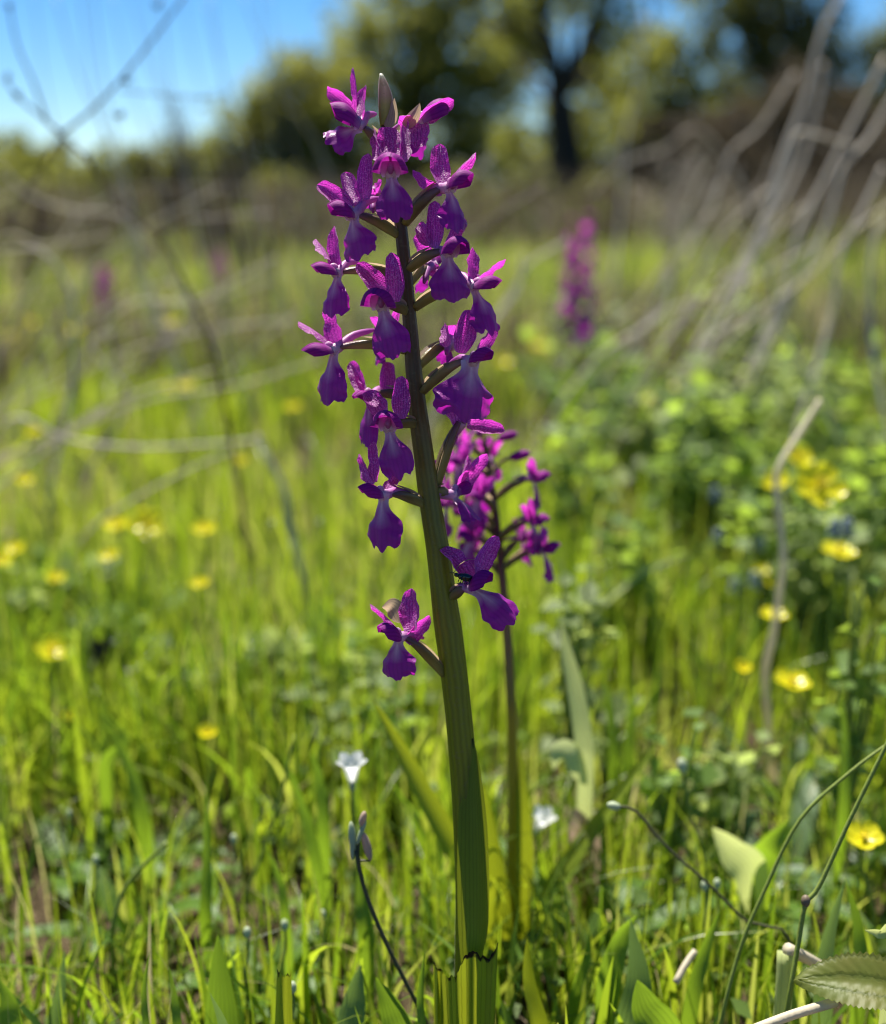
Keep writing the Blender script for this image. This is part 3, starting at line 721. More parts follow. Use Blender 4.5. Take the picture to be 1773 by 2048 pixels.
# the thin budded branches against the sky
def sky_branch():
    T = thing('budded_twig', 'thin forked grey twig with small dark buds against the blue sky', 'twig')
    D = .62
    def br(pts, r, bd=()):
        mb = MB(); tube(mb, smooth_path([at(x, y, D) for x, y in pts], 14), lambda u: r * (1 - .35 * u), 6); mb.build('branch', M['twig'], T)
        for (x, y) in bd:
            c = at(x, y, D); b = MB()
            for k in range(3):
                a = rr.uniform(0, 6.28); dv = Vector((math.cos(a) * .8, .2, abs(math.sin(a)) + .3)).normalized()
                ellipsoid(b, c + dv * .0016, dv.orthogonal().normalized() * .0011, dv.cross(dv.orthogonal()).normalized() * .0011, dv * .0024, 5, 6)
            b.build('bud', M['twig'], T)
    br([(430, 700), (390, 610), (320, 480), (240, 415), (180, 325), (122, 270)], .0011, [(175, 320), (322, 470)])
    br([(122, 270), (190, 215), (250, 150), (320, 60), (375, -15)], .0010, [(250, 165), (318, 15), (240, 235)])
    br([(122, 270), (85, 235), (38, 195), (8, 155)], .0009, [(18, 160), (36, 198), (120, 268)])
    br([(95, 245), (65, 160), (35, 90), (18, 10)], .0008, [(20, 20)])
    br([(122, 275), (60, 370), (0, 470), (-40, 540)], .0007)
    br([(240, 182), (330, 190), (420, 195), (455, 188)], .0004)
    mb = MB(); a = at(430, 700, D); tube(mb, smooth_path([a, Vector((a.x + .01, a.y, a.z * .5)), Vector((a.x + .015, a.y, -.004))], 8), .0012, 6); mb.build('branch', M['twig'], T)
sky_branch()
for i in range(14):
    x0 = 90 + i * 34 + rr.uniform(-25, 25); x1 = x0 + rr.uniform(40, 170)
    stalk('dry_grass_stalk', [(x0, rr.uniform(-60, 20)), ((x0 * .6 + x1 * .4), 160), (x1, 330), (x1 + 50, 560)], rr.uniform(1.0, 1.5), .0010, 'grey_straw', 'hair-thin dry grass stem reaching up across the blue sky',
          'dry grass stems across the sky', cat='stem', sides=5)

# ------------------------------------------------------------------ orchid flowers
def flower(parent, T, H, L, sep, lipw, hoodw, spur=None, ped0=None, bractlen=0.010, detail=1.0, seed=0, face=None, bract=True, pedr=0.00102, sc=1.0):
    """T throat, H hood tip, L lip tip, sep = [(base, tip, width, narrow)], all world points"""
    r = random.Random(seed)
    tocam = (CAM - T).normalized()
    fax = (H - T).normalized()
    if face is None: face = (fax * 0.6 + tocam * 0.55).normalized()
    back = -fax
    q = lambda n: max(3, int(round(n * detail)))
    # body: column + spur
    mb = MB()
    if spur is None: spur = T + (back * 0.9 + FWD * .35 + Vector((0, 0, .12))).normalized() * 0.009 * sc
    sm = T.lerp(spur, .5) + Vector((0, 0, .0012 * sc))
    tube(mb, smooth_path([T + fax * .0006 * sc, T.lerp(sm, .4), sm, spur], q(9)), lambda u: sc * (.0015 * (1 - .6 * u)) * (1 if u < .93 else .6), q(9), 0.5)
    upv = (Vector((0, 0, 1)) - fax * fax.z); upv = upv.normalized() if upv.length > .1 else UPV.copy()
    ellipsoid(mb, T + fax * .0010 * sc + upv * .0010 * sc, fax.cross(upv) * .0008 * sc, fax * .0013 * sc, upv * .0014 * sc, q(6), q(8), .2)
    strip(mb, T - upv * .0006 * sc, T + fax * .0016 * sc + upv * hoodw * .42, hoodw * .78, fax - upv * .3, lambda u: .55 + .45 * math.sin(math.pi * (.2 + .6 * u)), cup=.45, nu=q(7), nv=q(7))
    fl = mb.build('flower', M['throat'], parent)
    # sepals
    for k, s in enumerate(sep):
        b, tp, wd = s[0], s[1], s[2]; narrow = s[3] if len(s) > 3 else 0.0
        d = (tp - b).normalized()
        nrm = face + tocam * .4
        m_ = MB()
        nn = (nrm - d * nrm.dot(d)).normalized()
        if narrow: nn = Quaternion(d, narrow) @ nn
        strip(m_, b, tp, wd * 1.22, nn, prof_sepal, curl=r.uniform(-.10, -.02), bend=r.uniform(-.06, .06) if len(s) < 5 else s[4], cup=r.uniform(.3, .75), twist=r.uniform(-.7, .7),
              nu=q(14), nv=q(9), ruffle=.13, seed=seed * 10 + k, tint=r.random())
        m_.build('sepal', M['sepal'], fl)
    # two petals closing to a hood
    side = fax.cross(upv).normalized(); Lh = (H - T).length; R = hoodw * .63
    for sg in (-1, 1):
        V = []; P = []; Fc = []; nu, nv = q(9), q(8)
        for i in range(nu + 1):
            u = i / nu
            rad = R * (0.42 + 0.58 * math.sin(min(1, u * 1.5) * math.pi / 2)) * (1 - .42 * max(0, (u - .55) / .45) ** 2)
            for j in range(nv + 1):
                v = j / nv; a = sg * (-0.14 + v * 1.85)
                fl_ = 1 + .18 * max(0, v - .75) * 4 * u
                p = T + fax * (Lh * u * (1 - .34 * v ** 1.6)) + upv * (math.cos(a) * rad * .95 + R * .28 * u * (1 - u) - R * .05) + side * (math.sin(a) * rad * fl_ + (sg * R * .03))
                if sg > 0: p = p + upv * R * .04
                V.append(p); P.append((u, v, .5))
        for i in range(nu):
            for j in range(nv):
                a = i * (nv + 1) + j; Fc.append((a, a + 1, a + nv + 2, a + nv + 1))
        m_ = MB(); m_.add(V, Fc, P); m_.build('petal', M['hood'], fl)
    # lip
    m_ = MB(); d = (L - T).normalized()
    nrm = (face - d * face.dot(d)).normalized()
    strip(m_, T - d * .0004, L, lipw * 1.18, nrm, prof_lip, curl=.12, cup=-.42, bend=r.uniform(-.05, .05), nu=q(20), nv=q(17), ruffle=.11, ragged=.035, seed=seed,
          tipshape=lambda v: -.05 * v * v + .05 * math.exp(-(v * 3.2) ** 2) - .05 * math.exp(-((abs(v) - .42) * 6) ** 2))
    m_.build('lip', M['lip'], fl)
    # ovary and bract
    if ped0 is not None:
        e = T + back * .0012 * sc + upv * .0006 * sc
        out = (e - ped0); ctrl = ped0 + out * .5 + Vector((0, 0, .16 * out.length))
        m_ = MB(); pth = bez(ped0, ctrl, e, q(14))
        tube(m_, pth, lambda u: pedr * (.75 + .55 * math.sin(math.pi * min(1, u * .9 + .1))) * (1 - .25 * u), q(14), .5, 3, .17, 4.5)
        m_.build('ovary', M['ovary'], fl)
        if bract:
            m_ = MB(); k = max(2, int(len(pth) * .75)); dv = (pth[min(k, len(pth) - 1)] - ped0)
            nb = (Vector((0, 0, 1)) - dv.normalized() * dv.normalized().z)
            b0 = ped0 + Vector((0, 0, pedr * .8)); b1 = ped0 + dv * r.uniform(.75, 1.1) + Vector((0, 0, pedr * 2.0))
            strip(m_, b0, b1, pedr * 2.3, -nb, prof_leaf, curl=-.08, cup=-.5, nu=q(9), nv=q(5), seed=seed, tint=r.random())
            m_.build('bract', M['bract'], fl)
    return fl

def d0(py):                     # depth of the main stem by photo row
    return 0.2605 + 0.0235 * max(-.2, (py - 145) / 1900)

STEM = [(768, 250), (776, 300), (788, 370), (800, 440), (810, 530), (818, 620), (826, 720), (836, 820), (848, 910), (858, 990), (876, 1100), (890, 1210), (906, 1330), (922, 1480), (932, 1620), (938, 1760), (938, 1900), (936, 2048), (934, 2250)]
SW = [(240, 12), (300, 17), (370, 20), (440, 25), (600, 27), (720, 31), (850, 38), (1000, 42), (1150, 48), (1250, 54), (1400, 52), (1700, 54), (2050, 58), (2300, 60)]
def stem_x(py):
    for a, b in zip(STEM, STEM[1:]):
        if a[1] <= py <= b[1]: return a[0] + (b[0] - a[0]) * (py - a[1]) / (b[1] - a[1])
    return STEM[0][0] if py < STEM[0][1] else STEM[-1][0]
def stem_w(py):
    for a, b in zip(SW, SW[1:]):
        if a[0] <= py <= b[0]: return a[1] + (b[1] - a[1]) * (py - a[0]) / (b[0] - a[0])
    return SW[0][1] if py < SW[0][0] else SW[-1][1]

def main_orchid():
    O = thing('orchid', 'tall purple orchid in sharp focus with many flowers up its stem', 'orchid')
    pts = [at(x, y, d0(y)) for x, y in STEM][::-1]
    pts = [Vector((pts[0].x - .001, pts[0].y, -0.006))] + pts if pts[0].z > 0.0 else pts
    n = 120; path = smooth_path(pts, n)
    def srad(u):
        p = path[min(n, int(round(u * n)))]; v = p - CAM; dep = v.dot(FWD); py = 1024 - v.dot(UPV) / dep * F
        return stem_w(py) * .5 * dep / F
    mb = MB(); tube(mb, path, srad, 40, .5, 9, .045, 1.2); mb.build('stem', M['stem'], O)
    PXM = lambda w, y: w * d0(y) / F
    def fl(T, yaw, H, L, lipw, hoodw, seps, att, spur=None, dz=None, extra=None, bract=True, lz=0.0, seed=0, br=.01):
        c = math.cos(math.radians(yaw)); s = math.sin(math.radians(yaw))
        if dz is None: dz = -c * .009
        dT = d0(T[1]) + dz
        t3 = at(T[0], T[1], dT)
        px = dT / F
        li = math.hypot(H[0] - T[0], H[1] - T[1]) * px
        LH = max(.0068, li * 1.03)
        h3 = at(H[0], H[1], dT - math.copysign(math.sqrt(max(0, LH * LH - li * li)), c))
        l3 = at(L[0], L[1], dT - .0015 * (1 if c > -.2 else -1) + lz)
        sp = []
        for q_ in seps:
            b, tp, wpx = q_[0], q_[1], q_[2]
            ln = math.hypot(tp[0] - b[0], tp[1] - b[1]) * px
            dep = math.sqrt(max(0, .0105 ** 2 - ln * ln)) * .55 * (1 if c > -.2 else -1)
            full = max(wpx, 28); nar = math.acos(min(1, wpx / full)) * (1 if (tp[0] - b[0]) > 0 else -1) * .95
            sp.append((at(b[0], b[1], dT + .0012 * (1 if c > -.2 else -1)), at(tp[0], tp[1], dT + .0012 + min(dep, .005)), full * px, nar) + ((q_[3],) if len(q_) > 3 else ()))
        s3 = at(spur[0], spur[1], dT + .006) if spur else None
        p0 = at(stem_x(att), att, d0(att)) + Vector((0, 0, 0))
        o_ = t3 - p0; hv = Vector((o_.x, o_.y, 0)); hv = hv.normalized() if hv.length > 1e-5 else Vector((0, -1, 0))
        p0 = p0 + hv * PXM(stem_w(att), att) * .42
        return flower(O, t3, h3, l3, sp, lipw * px, hoodw * px, s3, p0, seed=seed, bract=bract)
    # top pair
    fl((718, 256), -75, (652, 222), (655, 284), 62, 52, [((712, 235), (707, 135), 17), ((706, 215), (655, 178), 30), ((722, 252), (733, 172), 40)], 300, spur=(752, 228), seed=1)
    fl((842, 246), 105, (910, 218), (842, 316), 50, 50, [((838, 240), (908, 200), 22), ((832, 236), (830, 296), 46), ((828, 246), (800, 232), 16)], 305, seed=2, dz=.004)
    fl((782, 348), 5, (779, 330), (790, 441), 62, 52, [((780, 325), (776, 254), 46), ((762, 318), (749, 258), 17), ((804, 322), (806, 250), 17)], 345, seed=3)
    fl((898, 378), 38, (951, 362), (914, 462), 56, 46, [((886, 372), (880, 288), 34), ((898, 362), (952, 305), 23), ((886, 382), (826, 340), 15, -.12)], 447, seed=4)
    fl((706, 434), -38, (653, 424), (717, 517), 68, 46, [((704, 418), (635, 370), 31), ((720, 412), (690, 344), 29), ((732, 400), (737, 307), 25)], 470, spur=(760, 396), seed=5)
    fl((896, 508), 22, (934, 500), (908, 602), 70, 50, [((868, 496), (870, 402), 30), ((892, 494), (926, 432), 24), ((862, 490), (838, 448), 22)], 537, seed=6)
    fl((675, 548), -66, (620, 542), (662, 632), 56, 34, [((680, 540), (670, 452), 34), ((660, 520), (632, 478), 13)], 556, spur=(716, 524), seed=7)
    fl((765, 614), -12, (745, 606), (788, 715), 66, 54, [((772, 592), (714, 527), 34), ((790, 604), (782, 505), 32)], 622, seed=8)
    fl((948, 576), 66, (1006, 574), (984, 666), 58, 38, [((942, 566), (946, 496), 38), ((952, 562), (1012, 518), 18)], 615, spur=(905, 548), seed=9)
    fl((668, 702), -74, (604, 712), (654, 808), 66, 36, [((682, 696), (660, 608), 40), ((668, 690), (598, 643), 14, .12)], 702, spur=(748, 660), seed=10)
    fl((944, 724), 28, (988, 714), (932, 838), 112, 38, [((918, 706), (940, 620), 38), ((955, 700), (990, 650), 25, .2), ((900, 690), (890, 648), 16)], 782, seed=11)
    fl((922, 846), 165, (940, 832), (900, 905), 30, 26, [((908, 850), (889, 776), 46), ((934, 852), (1010, 862), 26)], 978, spur=(886, 930), seed=12, dz=.002)
    fl((778, 856), -6, (768, 846), (800, 954), 58, 48, [((766, 834), (732, 784), 36), ((802, 838), (804, 752), 32)], 846, seed=13)
    fl((742, 794), -62, (706, 801), (735, 892), 34, 28, [((728, 786), (701, 724), 22), ((772, 786), (777, 724), 22), ((738, 788), (718, 748), 12)], 800, seed=14, dz=.003)
    fl((766, 992), -24, (713, 986), (763, 1099), 70, 36, [((750, 966), (720, 908), 26), ((754, 964), (746, 884), 20), ((776, 988), (806, 944), 28)], 1006, seed=15)
    fl((906, 990), 95, (948, 972), (958, 1038), 54, 30, [((916, 978), (975, 908), 28), ((922, 966), (937, 914), 14), ((882, 976), (866, 920), 22)], 984, seed=16, dz=.002)
    fl((944, 1178), 42, (991, 1160), (1028, 1244), 62, 46, [((938, 1180), (880, 1101), 42, .22), ((958, 1150), (998, 1074), 34, -.2)], 1190, seed=17, dz=-.006)
    fl((798, 1276), -28, (752, 1266), (795, 1358), 64, 42, [((798, 1262), (741, 1208), 18), ((824, 1262), (824, 1177), 40), ((812, 1284), (860, 1232), 22)], 1345, seed=18)
    # flowers behind the stem
    fl((864, 532), 150, (872, 512), (832, 584), 34, 26, [((858, 530), (884, 566), 26), ((858, 520), (832, 470), 24)], 566, seed=19, dz=.010)
    fl((768, 672), 200, (764, 655), (754, 730), 46, 28, [((760, 664), (741, 634), 24), ((790, 660), (800, 622), 22)], 694, seed=20, dz=.010)
    fl((902, 692), 140, (906, 680), (884, 726), 30, 24, [((898, 690), (880, 690), 22), ((900, 680), (908, 650), 20)], 733, seed=21, dz=.008)
    fl((748, 396), 190, (750, 380), (742, 420), 30, 24, [((746, 392), (728, 360), 22), ((752, 392), (764, 360), 22)], 420, seed=22, dz=.010)
    # unopened bud at the tip
    b = MB(); a0 = at(768, 252, d0(250)); a1 = at(763, 148, d0(148))
    ax = (a1 - a0)
    V = []; P = []; Fc = []; nu, nv = 18, 16
    for i in range(nu + 1):
        u = i / nu; rad = .0017 * math.sin(math.pi * (u * .80 + .15)) ** .9 * (1 - .12 * u) + .0001
        c = a0 + ax * u + RGT * (.0006 * math.sin(u * 3.2))
        for k in range(nv):
            an = 2 * math.pi * k / nv
            m_ = 1 + .10 * math.cos(3 * an + u * 1.2)
            V.append(c + RGT * math.cos(an) * rad * m_ + FWD * math.sin(an) * rad * m_); P.append((u, k / nv, .5))
    for i in range(nu):
        for k in range(nv):
            k2 = (k + 1) % nv; Fc.append((i * nv + k, i * nv + k2, (i + 1) * nv + k2, (i + 1) * nv + k))
    Fc.append(tuple(nu * nv + k for k in range(nv)))
    b.add(V, Fc, P); bo = b.build('bud', M['tip_bud'], O)
    s = MB(); strip(s, at(774, 256, d0(250) - .0012), at(789, 196, d0(200) - .0012), .0034, -FWD, prof_leaf, cup=-.5, seed=3); s.build('bract', M['bract'], bo)
    # special bracts: pale upright strip by the half-open flower, curled brown one over the lowest flower, pale ring by the beetle
    s = MB(); strip(s, at(805, 254, d0(250)), at(840, 206, d0(210)), .0030, -FWD, prof_leaf, cup=-.4, bend=.18, nu=12, nv=7, seed=4); s.build('bract', M['bract'], O)
    s = MB(); D = d0(1240) - .004
    strip(s, at(800, 1246, D), at(766, 1213, D - .003), .0046, -FWD, prof_leaf, cup=-.3, nu=14, nv=7, seed=5,
          spine=[at(800, 1246, D), at(794, 1224, D), at(782, 1211, D), at(765, 1214, D - .003)]); s.build('bract', M['bract'], O)
    s = MB(); D = d0(1130) - .004
    strip(s, at(908, 1146, D), at(952, 1120, D), .0019, UPV, prof_leaf, cup=.2, nu=14, nv=5, seed=6,
          spine=[at(906, 1152, D), at(918, 1132, D), at(935, 1121, D), at(953, 1119, D)]); s.build('bract', M['bract'], O)
    # sheathing leaf along the stem
    D = d0(1650) - .0040
    s = MB(); strip(s, at(966, 1925, D), at(946, 1478, D), .0088, -FWD + RGT * .5, lambda u: max(.05, math.sin(math.pi * min(1, .18 + .82 * u)) ** .75), cup=-.55, nu=40, nv=15, seed=7,
                    spine=[at(950, 1930, D), at(958, 1850, D), at(957, 1700, D), at(952, 1580, D), at(946, 1477, D)], fold=.1)
    o = s.build('leaf', M['orchid_leaf'], O)
    # torn leaf bases
    def torn(cx, top, bot, wpx, ddz, yaw, heights, seed):
        rq = random.Random(seed); K = 3
        heights = [heights[min(i // K, len(heights) - 1)] * (1 - (i % K) / K) + heights[min(i // K + 1, len(heights) - 1)] * ((i % K) / K) + rq.uniform(-2.5, 2.5) for i in range((len(heights) - 1) * K + 1)]
        D = d0(2000) + ddz; nv = len(heights); nu = 18; V = []; P = []; Fc = []
        for i in range(nu + 1):
            u = i / nu
            for j in range(nv):
                v = -1 + 2 * j / (nv - 1); ty = heights[j]
                y = bot + (ty - bot) * u
                wv = wpx * (.62 + .38 * u) * (1 if u < .9 else 1)
                V.append(at(cx + v * wv * .5, y, D + .006 * (v * v) * (1 if yaw == 0 else yaw) - .002 + .0010 * math.cos(9.5 * v + seed))); P.append((u, v * .5 + .5, .4))
        for i in range(nu):
            for j in range(nv - 1):
                a = i * nv + j; Fc.append((a, a + 1, a + nv + 1, a + nv))
        s = MB(); s.add(V, Fc, P); s.build('leaf', M['torn_leaf'], O)
    torn(940, 1900, 2350, 114, -.0115, 1, [1944, 1950, 1955, 1952, 1954, 1940, 1920, 1909, 1905, 1903, 1905, 1916, 1910, 1918, 1910, 1900, 1882], 1)
    torn(884, 1930, 2350, 34, .001, .5, [1918, 1930, 1938, 1936, 1944, 1950, 1956, 1968], 2)
    return O
main_orchid()

def small_orchid(stempts, d, flowers, label, name='orchid', detail=.6, stem_r=.0016, mat='stem_red', leaves=(), sc=.8, group=None):
    O = thing(name, label, 'orchid', group)
    ds = d if isinstance(d, list) else [d] * len(stempts)
    P = [at(x, y, dd) for (x, y), dd in zip(stempts, ds)][::-1]
    if P[0].z > 0: P = [Vector((P[0].x, P[0].y + .002, -.005))] + P
    path = smooth_path(P, 60); mb = MB(); tube(mb, path, lambda u: stem_r * (1.25 - .75 * u), 14, .5, 5, .05); mb.build('stem', M[mat], O)
    for i, (u, yaw, out, k) in enumerate(flowers):
        p0 = path[int(u * 60)]; c, s = math.cos(math.radians(yaw)), math.sin(math.radians(yaw))
        f_ = Vector((s, -c, 0)); rt = Vector((c, s, 0)); rq = random.Random(i + 5)
        z = sc * k
        T = p0 + f_ * .0145 * out * z + Vector((0, 0, .009 * z))
        if k < .75 and out < .9:      # bud
            b = MB(); e = T + f_ * .008 * z + Vector((0, 0, .001)); a = (e - T).normalized(); w_ = a.orthogonal().normalized()
            ellipsoid(b, T.lerp(e, .6), w_ * .0026 * z, a.cross(w_) * .0026 * z, a * .0058 * z, 8, 10); bo = b.build('bud', M['hood'], O)
            m_ = MB(); tube(m_, bez(p0, p0.lerp(T, .5) + Vector((0, 0, .002)), T, 6), .0009 * z, 7); m_.build('ovary', M['ovary'], bo); continue
        H = T + (f_ * 1 + Vector((0, 0, .12))) * .0072 * z
        L = T + (f_ * .25 + Vector((rq.uniform(-.2, .2), 0, -1))).normalized() * .0125 * z
        sp = []
        for sx in (-1, 1):
            sp.append((T - f_ * .001, T + (rt * sx * rq.uniform(.45, .8) - f_ * .25 + Vector((0, 0, .85))).normalized() * .0105 * z, .0040 * z))
        sp.append((T - f_ * .0005, T + (Vector((rq.uniform(-.15, .15), 0, 1)) - f_ * .1).normalized() * .0095 * z, .0038 * z))
        flower(O, T, H, L, sp, .0088 * z, .0058 * z, None, p0, detail=detail, seed=100 + i, face=(f_ + Vector((0, 0, .1))).normalized(), pedr=.0011 * z, sc=z)
    for lf in leaves:
        s = MB(); pts = [at(x, y, dd) for x, y, dd in lf[0]]
        strip(s, pts[0], pts[-1], lf[1], Vector(lf[2]), lf[3] if len(lf) > 3 else prof_blade, cup=.35, nu=26, nv=9, spine=pts, seed=3)
        s.build('leaf', M['orchid_leaf'], O)
    return O
D2 = .345
small_orchid([(968, 880), (978, 940), (988, 1000), (997, 1080), (1006, 1170), (1014, 1260), (1022, 1400), (1026, 1550), (1024, 1700), (1022, 1850)], [D2] * 7 + [.35, .355, .36],
             [(.99, -20, .5, .6), (.96, 100, .5, .7), (.93, 250, .8, .8), (.895, 95, .75, .74), (.87, -60, 1, .9), (.85, 180, 1, .9), (.82, -100, 1.2, .95), (.80, 80, 1.1, .95), (.77, -30, 1, 1), (.755, 200, 1, 1), (.735, -80, 1.35, 1), (.71, -120, 1.1, .9), (.70, 60, 1, 1), (.675, -50, 1, 1), (.655, 110, .7, .9), (.64, 75, 1.1, 1.0), (.625, 240, 1, .9)],
             'smaller slightly blurred purple orchid with reddish stem behind the tall orchid', sc=.78,
             leaves=[([(1010, 1930, .36), (960, 1790, .355), (880, 1650, .35), (800, 1500, .345), (745, 1395, .34)], .0085, (.6, -1, .6)),
                     ([(1035, 1930, .36), (1048, 1760, .355), (1044, 1600, .35), (1040, 1480, .35)], .0065, (.5, -1, .1)),
                     ([(1015, 1940, .358), (1000, 1800, .352), (985, 1680, .348), (965, 1560, .345)], .0075, (-.3, -1, .3)),
                     ([(1030, 1950, .36), (1080, 1850, .36), (1130, 1740, .365), (1230, 1600, .37), (1340, 1450, .375)], .008, (-.5, -1, .5)),
                     ([(1000, 1985, .35), (960, 1870, .345), (985, 1780, .34), (975, 1760, .34)], .008, (.2, -1, .3))])
def far_orchid(stempts, d, label, n, seed, sc=1.0):
    rq = random.Random(seed); fl = []
    for i in range(n):
        fl.append((.56 + .43 * i / (n - 1), i * 137.5 % 360, .8 if i < n - 3 else .5, (1.0 - .3 * i / n)))
    return small_orchid(stempts, d, fl, label, detail=.34, stem_r=.0018, sc=sc)
far_orchid([(1158, 440), (1160, 540), (1156, 650), (1152, 760), (1150, 860)], 1.02, 'blurred purple orchid spike standing alone in the meadow before the forked tree', 20, 1, 1.15)
far_orchid([(210, 540), (212, 600), (214, 680), (216, 740)], 1.75, 'faint far purple orchid spike among dry stems on the open left meadow', 16, 2, 1.1)
far_orchid([(440, 505), (442, 550), (444, 610)], 2.0, 'faint far purple orchid spike beside the reddish bare shrub', 14, 3, 1.0)

# beetle in the flower
def beetle():
    D = d0(1155) - .0075
    B = thing('beetle', 'small glossy black beetle sitting inside an orchid flower', 'beetle'); c = at(931, 1155, D)
    ax = (RGT * .9 - UPV * .28 + FWD * .1).normalized(); up = (UPV - ax * UPV.dot(ax)).normalized(); sd = ax.cross(up)
    m_ = MB(); ellipsoid(m_, c, sd * .00095, up * .0009, ax * .0019, 10, 12); m_.build('body', M['black'], B)
    for s in (-1, 1):
        m_ = MB(); ellipsoid(m_, c + sd * s * .00042 + up * .00022 + ax * .0003, sd * .00062, up * .0008, ax * .0016, 8, 10); m_.build('wing_case', M['black'], B)
    m_ = MB(); ellipsoid(m_, c - ax * .0021, sd * .0006, up * .0005, ax * .0006, 8, 8); h = m_.build('head', M['black'], B)
    for s in (-1, 1):
        m_ = MB(); tube(m_, smooth_path([c - ax * .0025, c - ax * .0032 + sd * s * .0006 + up * .0004, c - ax * .0036 + sd * s * .0012], 5), .00007, 5); m_.build('antenna', M['black'], h)
        for k in (-.001, 0, .001):
            m_ = MB(); a = c + ax * k + sd * s * .0006 - up * .0004
            tube(m_, smooth_path([a, a + sd * s * .0009 + up * .0003, a + sd * s * .0014 - up * .0011], 5), .0001, 5); m_.build('leg', M['black'], B)
beetle()

# ------------------------------------------------------------------ buttercups
def buttercup(px, py, d, dia, tilt, label, group=None, open_=.5, seed=0, petals=5, foot=None):
    """tilt: direction the cup faces (x, y, z)"""
    rq = random.Random(seed); B = thing('buttercup', label, 'buttercup', group)
    c = at(px, py, d); ax = Vector(tilt).normalized(); e1 = ax.orthogonal().normalized(); e2 = ax.cross(e1)
    base = c - ax * dia * .18
    for k in range(petals):
        a = 6.283 * k / petals + rq.uniform(-.12, .12); rd = e1 * math.cos(a) + e2 * math.sin(a)
        tip = base + rd * dia * .5 * (.55 + .45 * open_) + ax * dia * (.42 * (1.15 - open_))
        m_ = MB(); strip(m_, base + rd * dia * .03, tip, dia * .46, ax - rd * .4, prof_butter, curl=-.16, cup=.28, nu=9, nv=7, seed=seed * 9 + k, ruffle=.05)
        m_.build('petal', M['butter'], B)
    m_ = MB(); ellipsoid(m_, base + ax * dia * .09, e1 * dia * .07, e2 * dia * .07, ax * dia * .08, 6, 9, .5, .15)
    for k in range(22):
        a = rq.uniform(0, 6.28); rd = e1 * math.cos(a) + e2 * math.sin(a); q = base + ax * dia * .05
        e = q + (rd * rq.uniform(.4, 1) + ax * 1.1) * dia * .12
        tube(m_, [q, q.lerp(e, .5), e], dia * .008, 4); ellipsoid(m_, e, e1 * dia * .016, e2 * dia * .016, ax * dia * .026, 4, 5)
    m_.build('stamens', M['stamen'], B)
    m_ = MB()
    ft = on_ground(*foot) if foot else Vector((c.x + rq.uniform(-.02, .02), c.y + rq.uniform(-.004, .03), 0))
    tube(m_, smooth_path([base - Vector((0, 0, .0)) , base - ax * dia * .5 - Vector((0, 0, .003)), base.lerp(ft, .5) + Vector((rq.uniform(-.006, .006), 0, 0)), Vector((ft.x, ft.y, -.004))], 18), .0006, 6)
    m_.build('stem', M['greenstem'], B)
    for k in range(5):
        a = 6.283 * k / 5; rd = e1 * math.cos(a) + e2 * math.sin(a)
        s = MB(); strip(s, base, base + rd * dia * .22 - ax * dia * .03, dia * .13, ax, prof_leaf, nu=4, nv=3); s.build('calyx_leaf', M['herb_leaf'], B)
GL, GR = 'buttercups in the left meadow', 'buttercups in the right meadow'
lb = 'small blurred yellow buttercup in the meadow left of the orchids'
rb = 'small blurred yellow buttercup in the meadow right of the orchids'
buttercup(1730, 1668, .335, .0125, (-.1, -.35, 1), 'crisp yellow buttercup beside the tall grass stalks above the serrated leaf', open_=.75, seed=1, foot=(1745, 2010))
buttercup(1645, 962, .46, .0230, (.1, -.75, .8), 'large open yellow buttercup right of the pale bent stalk', open_=.95, seed=2)
buttercup(1600, 906, .52, .0165, (.3, -.6, .8), 'yellow buttercup just behind the top bend of the pale stalk', open_=.8, seed=3)
buttercup(1553, 958, .50, .0140, (-.3, -.5, .8), 'yellow buttercup crossed by the pale bent stalk', open_=.75, seed=4)
buttercup(1680, 1092, .47, .0160, (.1, -.15, 1), 'flat side-on yellow buttercup below the large open one', open_=.95, seed=5)
buttercup(1550, 1222, .47, .0125, (0, -.15, 1), 'flat side-on yellow buttercup at the middle of the pale bent stalk', open_=.9, seed=6)
buttercup(1487, 1334, .43, .0090, (0, -.3, 1), 'rounded half-open yellow buttercup left of the pale stalk', open_=.45, seed=7)
buttercup(1586, 1356, .41, .0155, (.1, -.2, 1), 'yellow buttercup with a forked stem right of the pale stalk foot', open_=.75, seed=8, foot=(1700, 1600))
for i, (x, y, d, s) in enumerate([(1010, 720, 1.05, .018), (1077, 688, 1.15, .018), (1290, 793, .95, .016), (1340, 770, .95, .014), (1525, 1138, .56, .009), (1545, 1162, .55, .008), (1120, 640, 1.4, .02)]):
    buttercup(x, y, d, s, (0, -.4, 1), rb, GR, .8, 20 + i)
buttercup(293, 1042, .55, .0175, (.1, -.8, .8), 'open yellow buttercup facing forward between two others on the left', open_=.95, seed=9)
buttercup(105, 1294, .47, .0155, (.35, -.35, 1), 'tilted yellow buttercup near the dark withered bell', open_=.8, seed=10)
buttercup(415, 1463, .42, .0098, (.1, -.2, 1), 'lone heart-shaped yellow buttercup low in the grass left of the orchid', open_=.5, seed=11)
buttercup(140, 1430, .45, .0075, (.2, -.3, 1), 'tiny yellow buttercup low in the grass below the tilted one', open_=.6, seed=12)
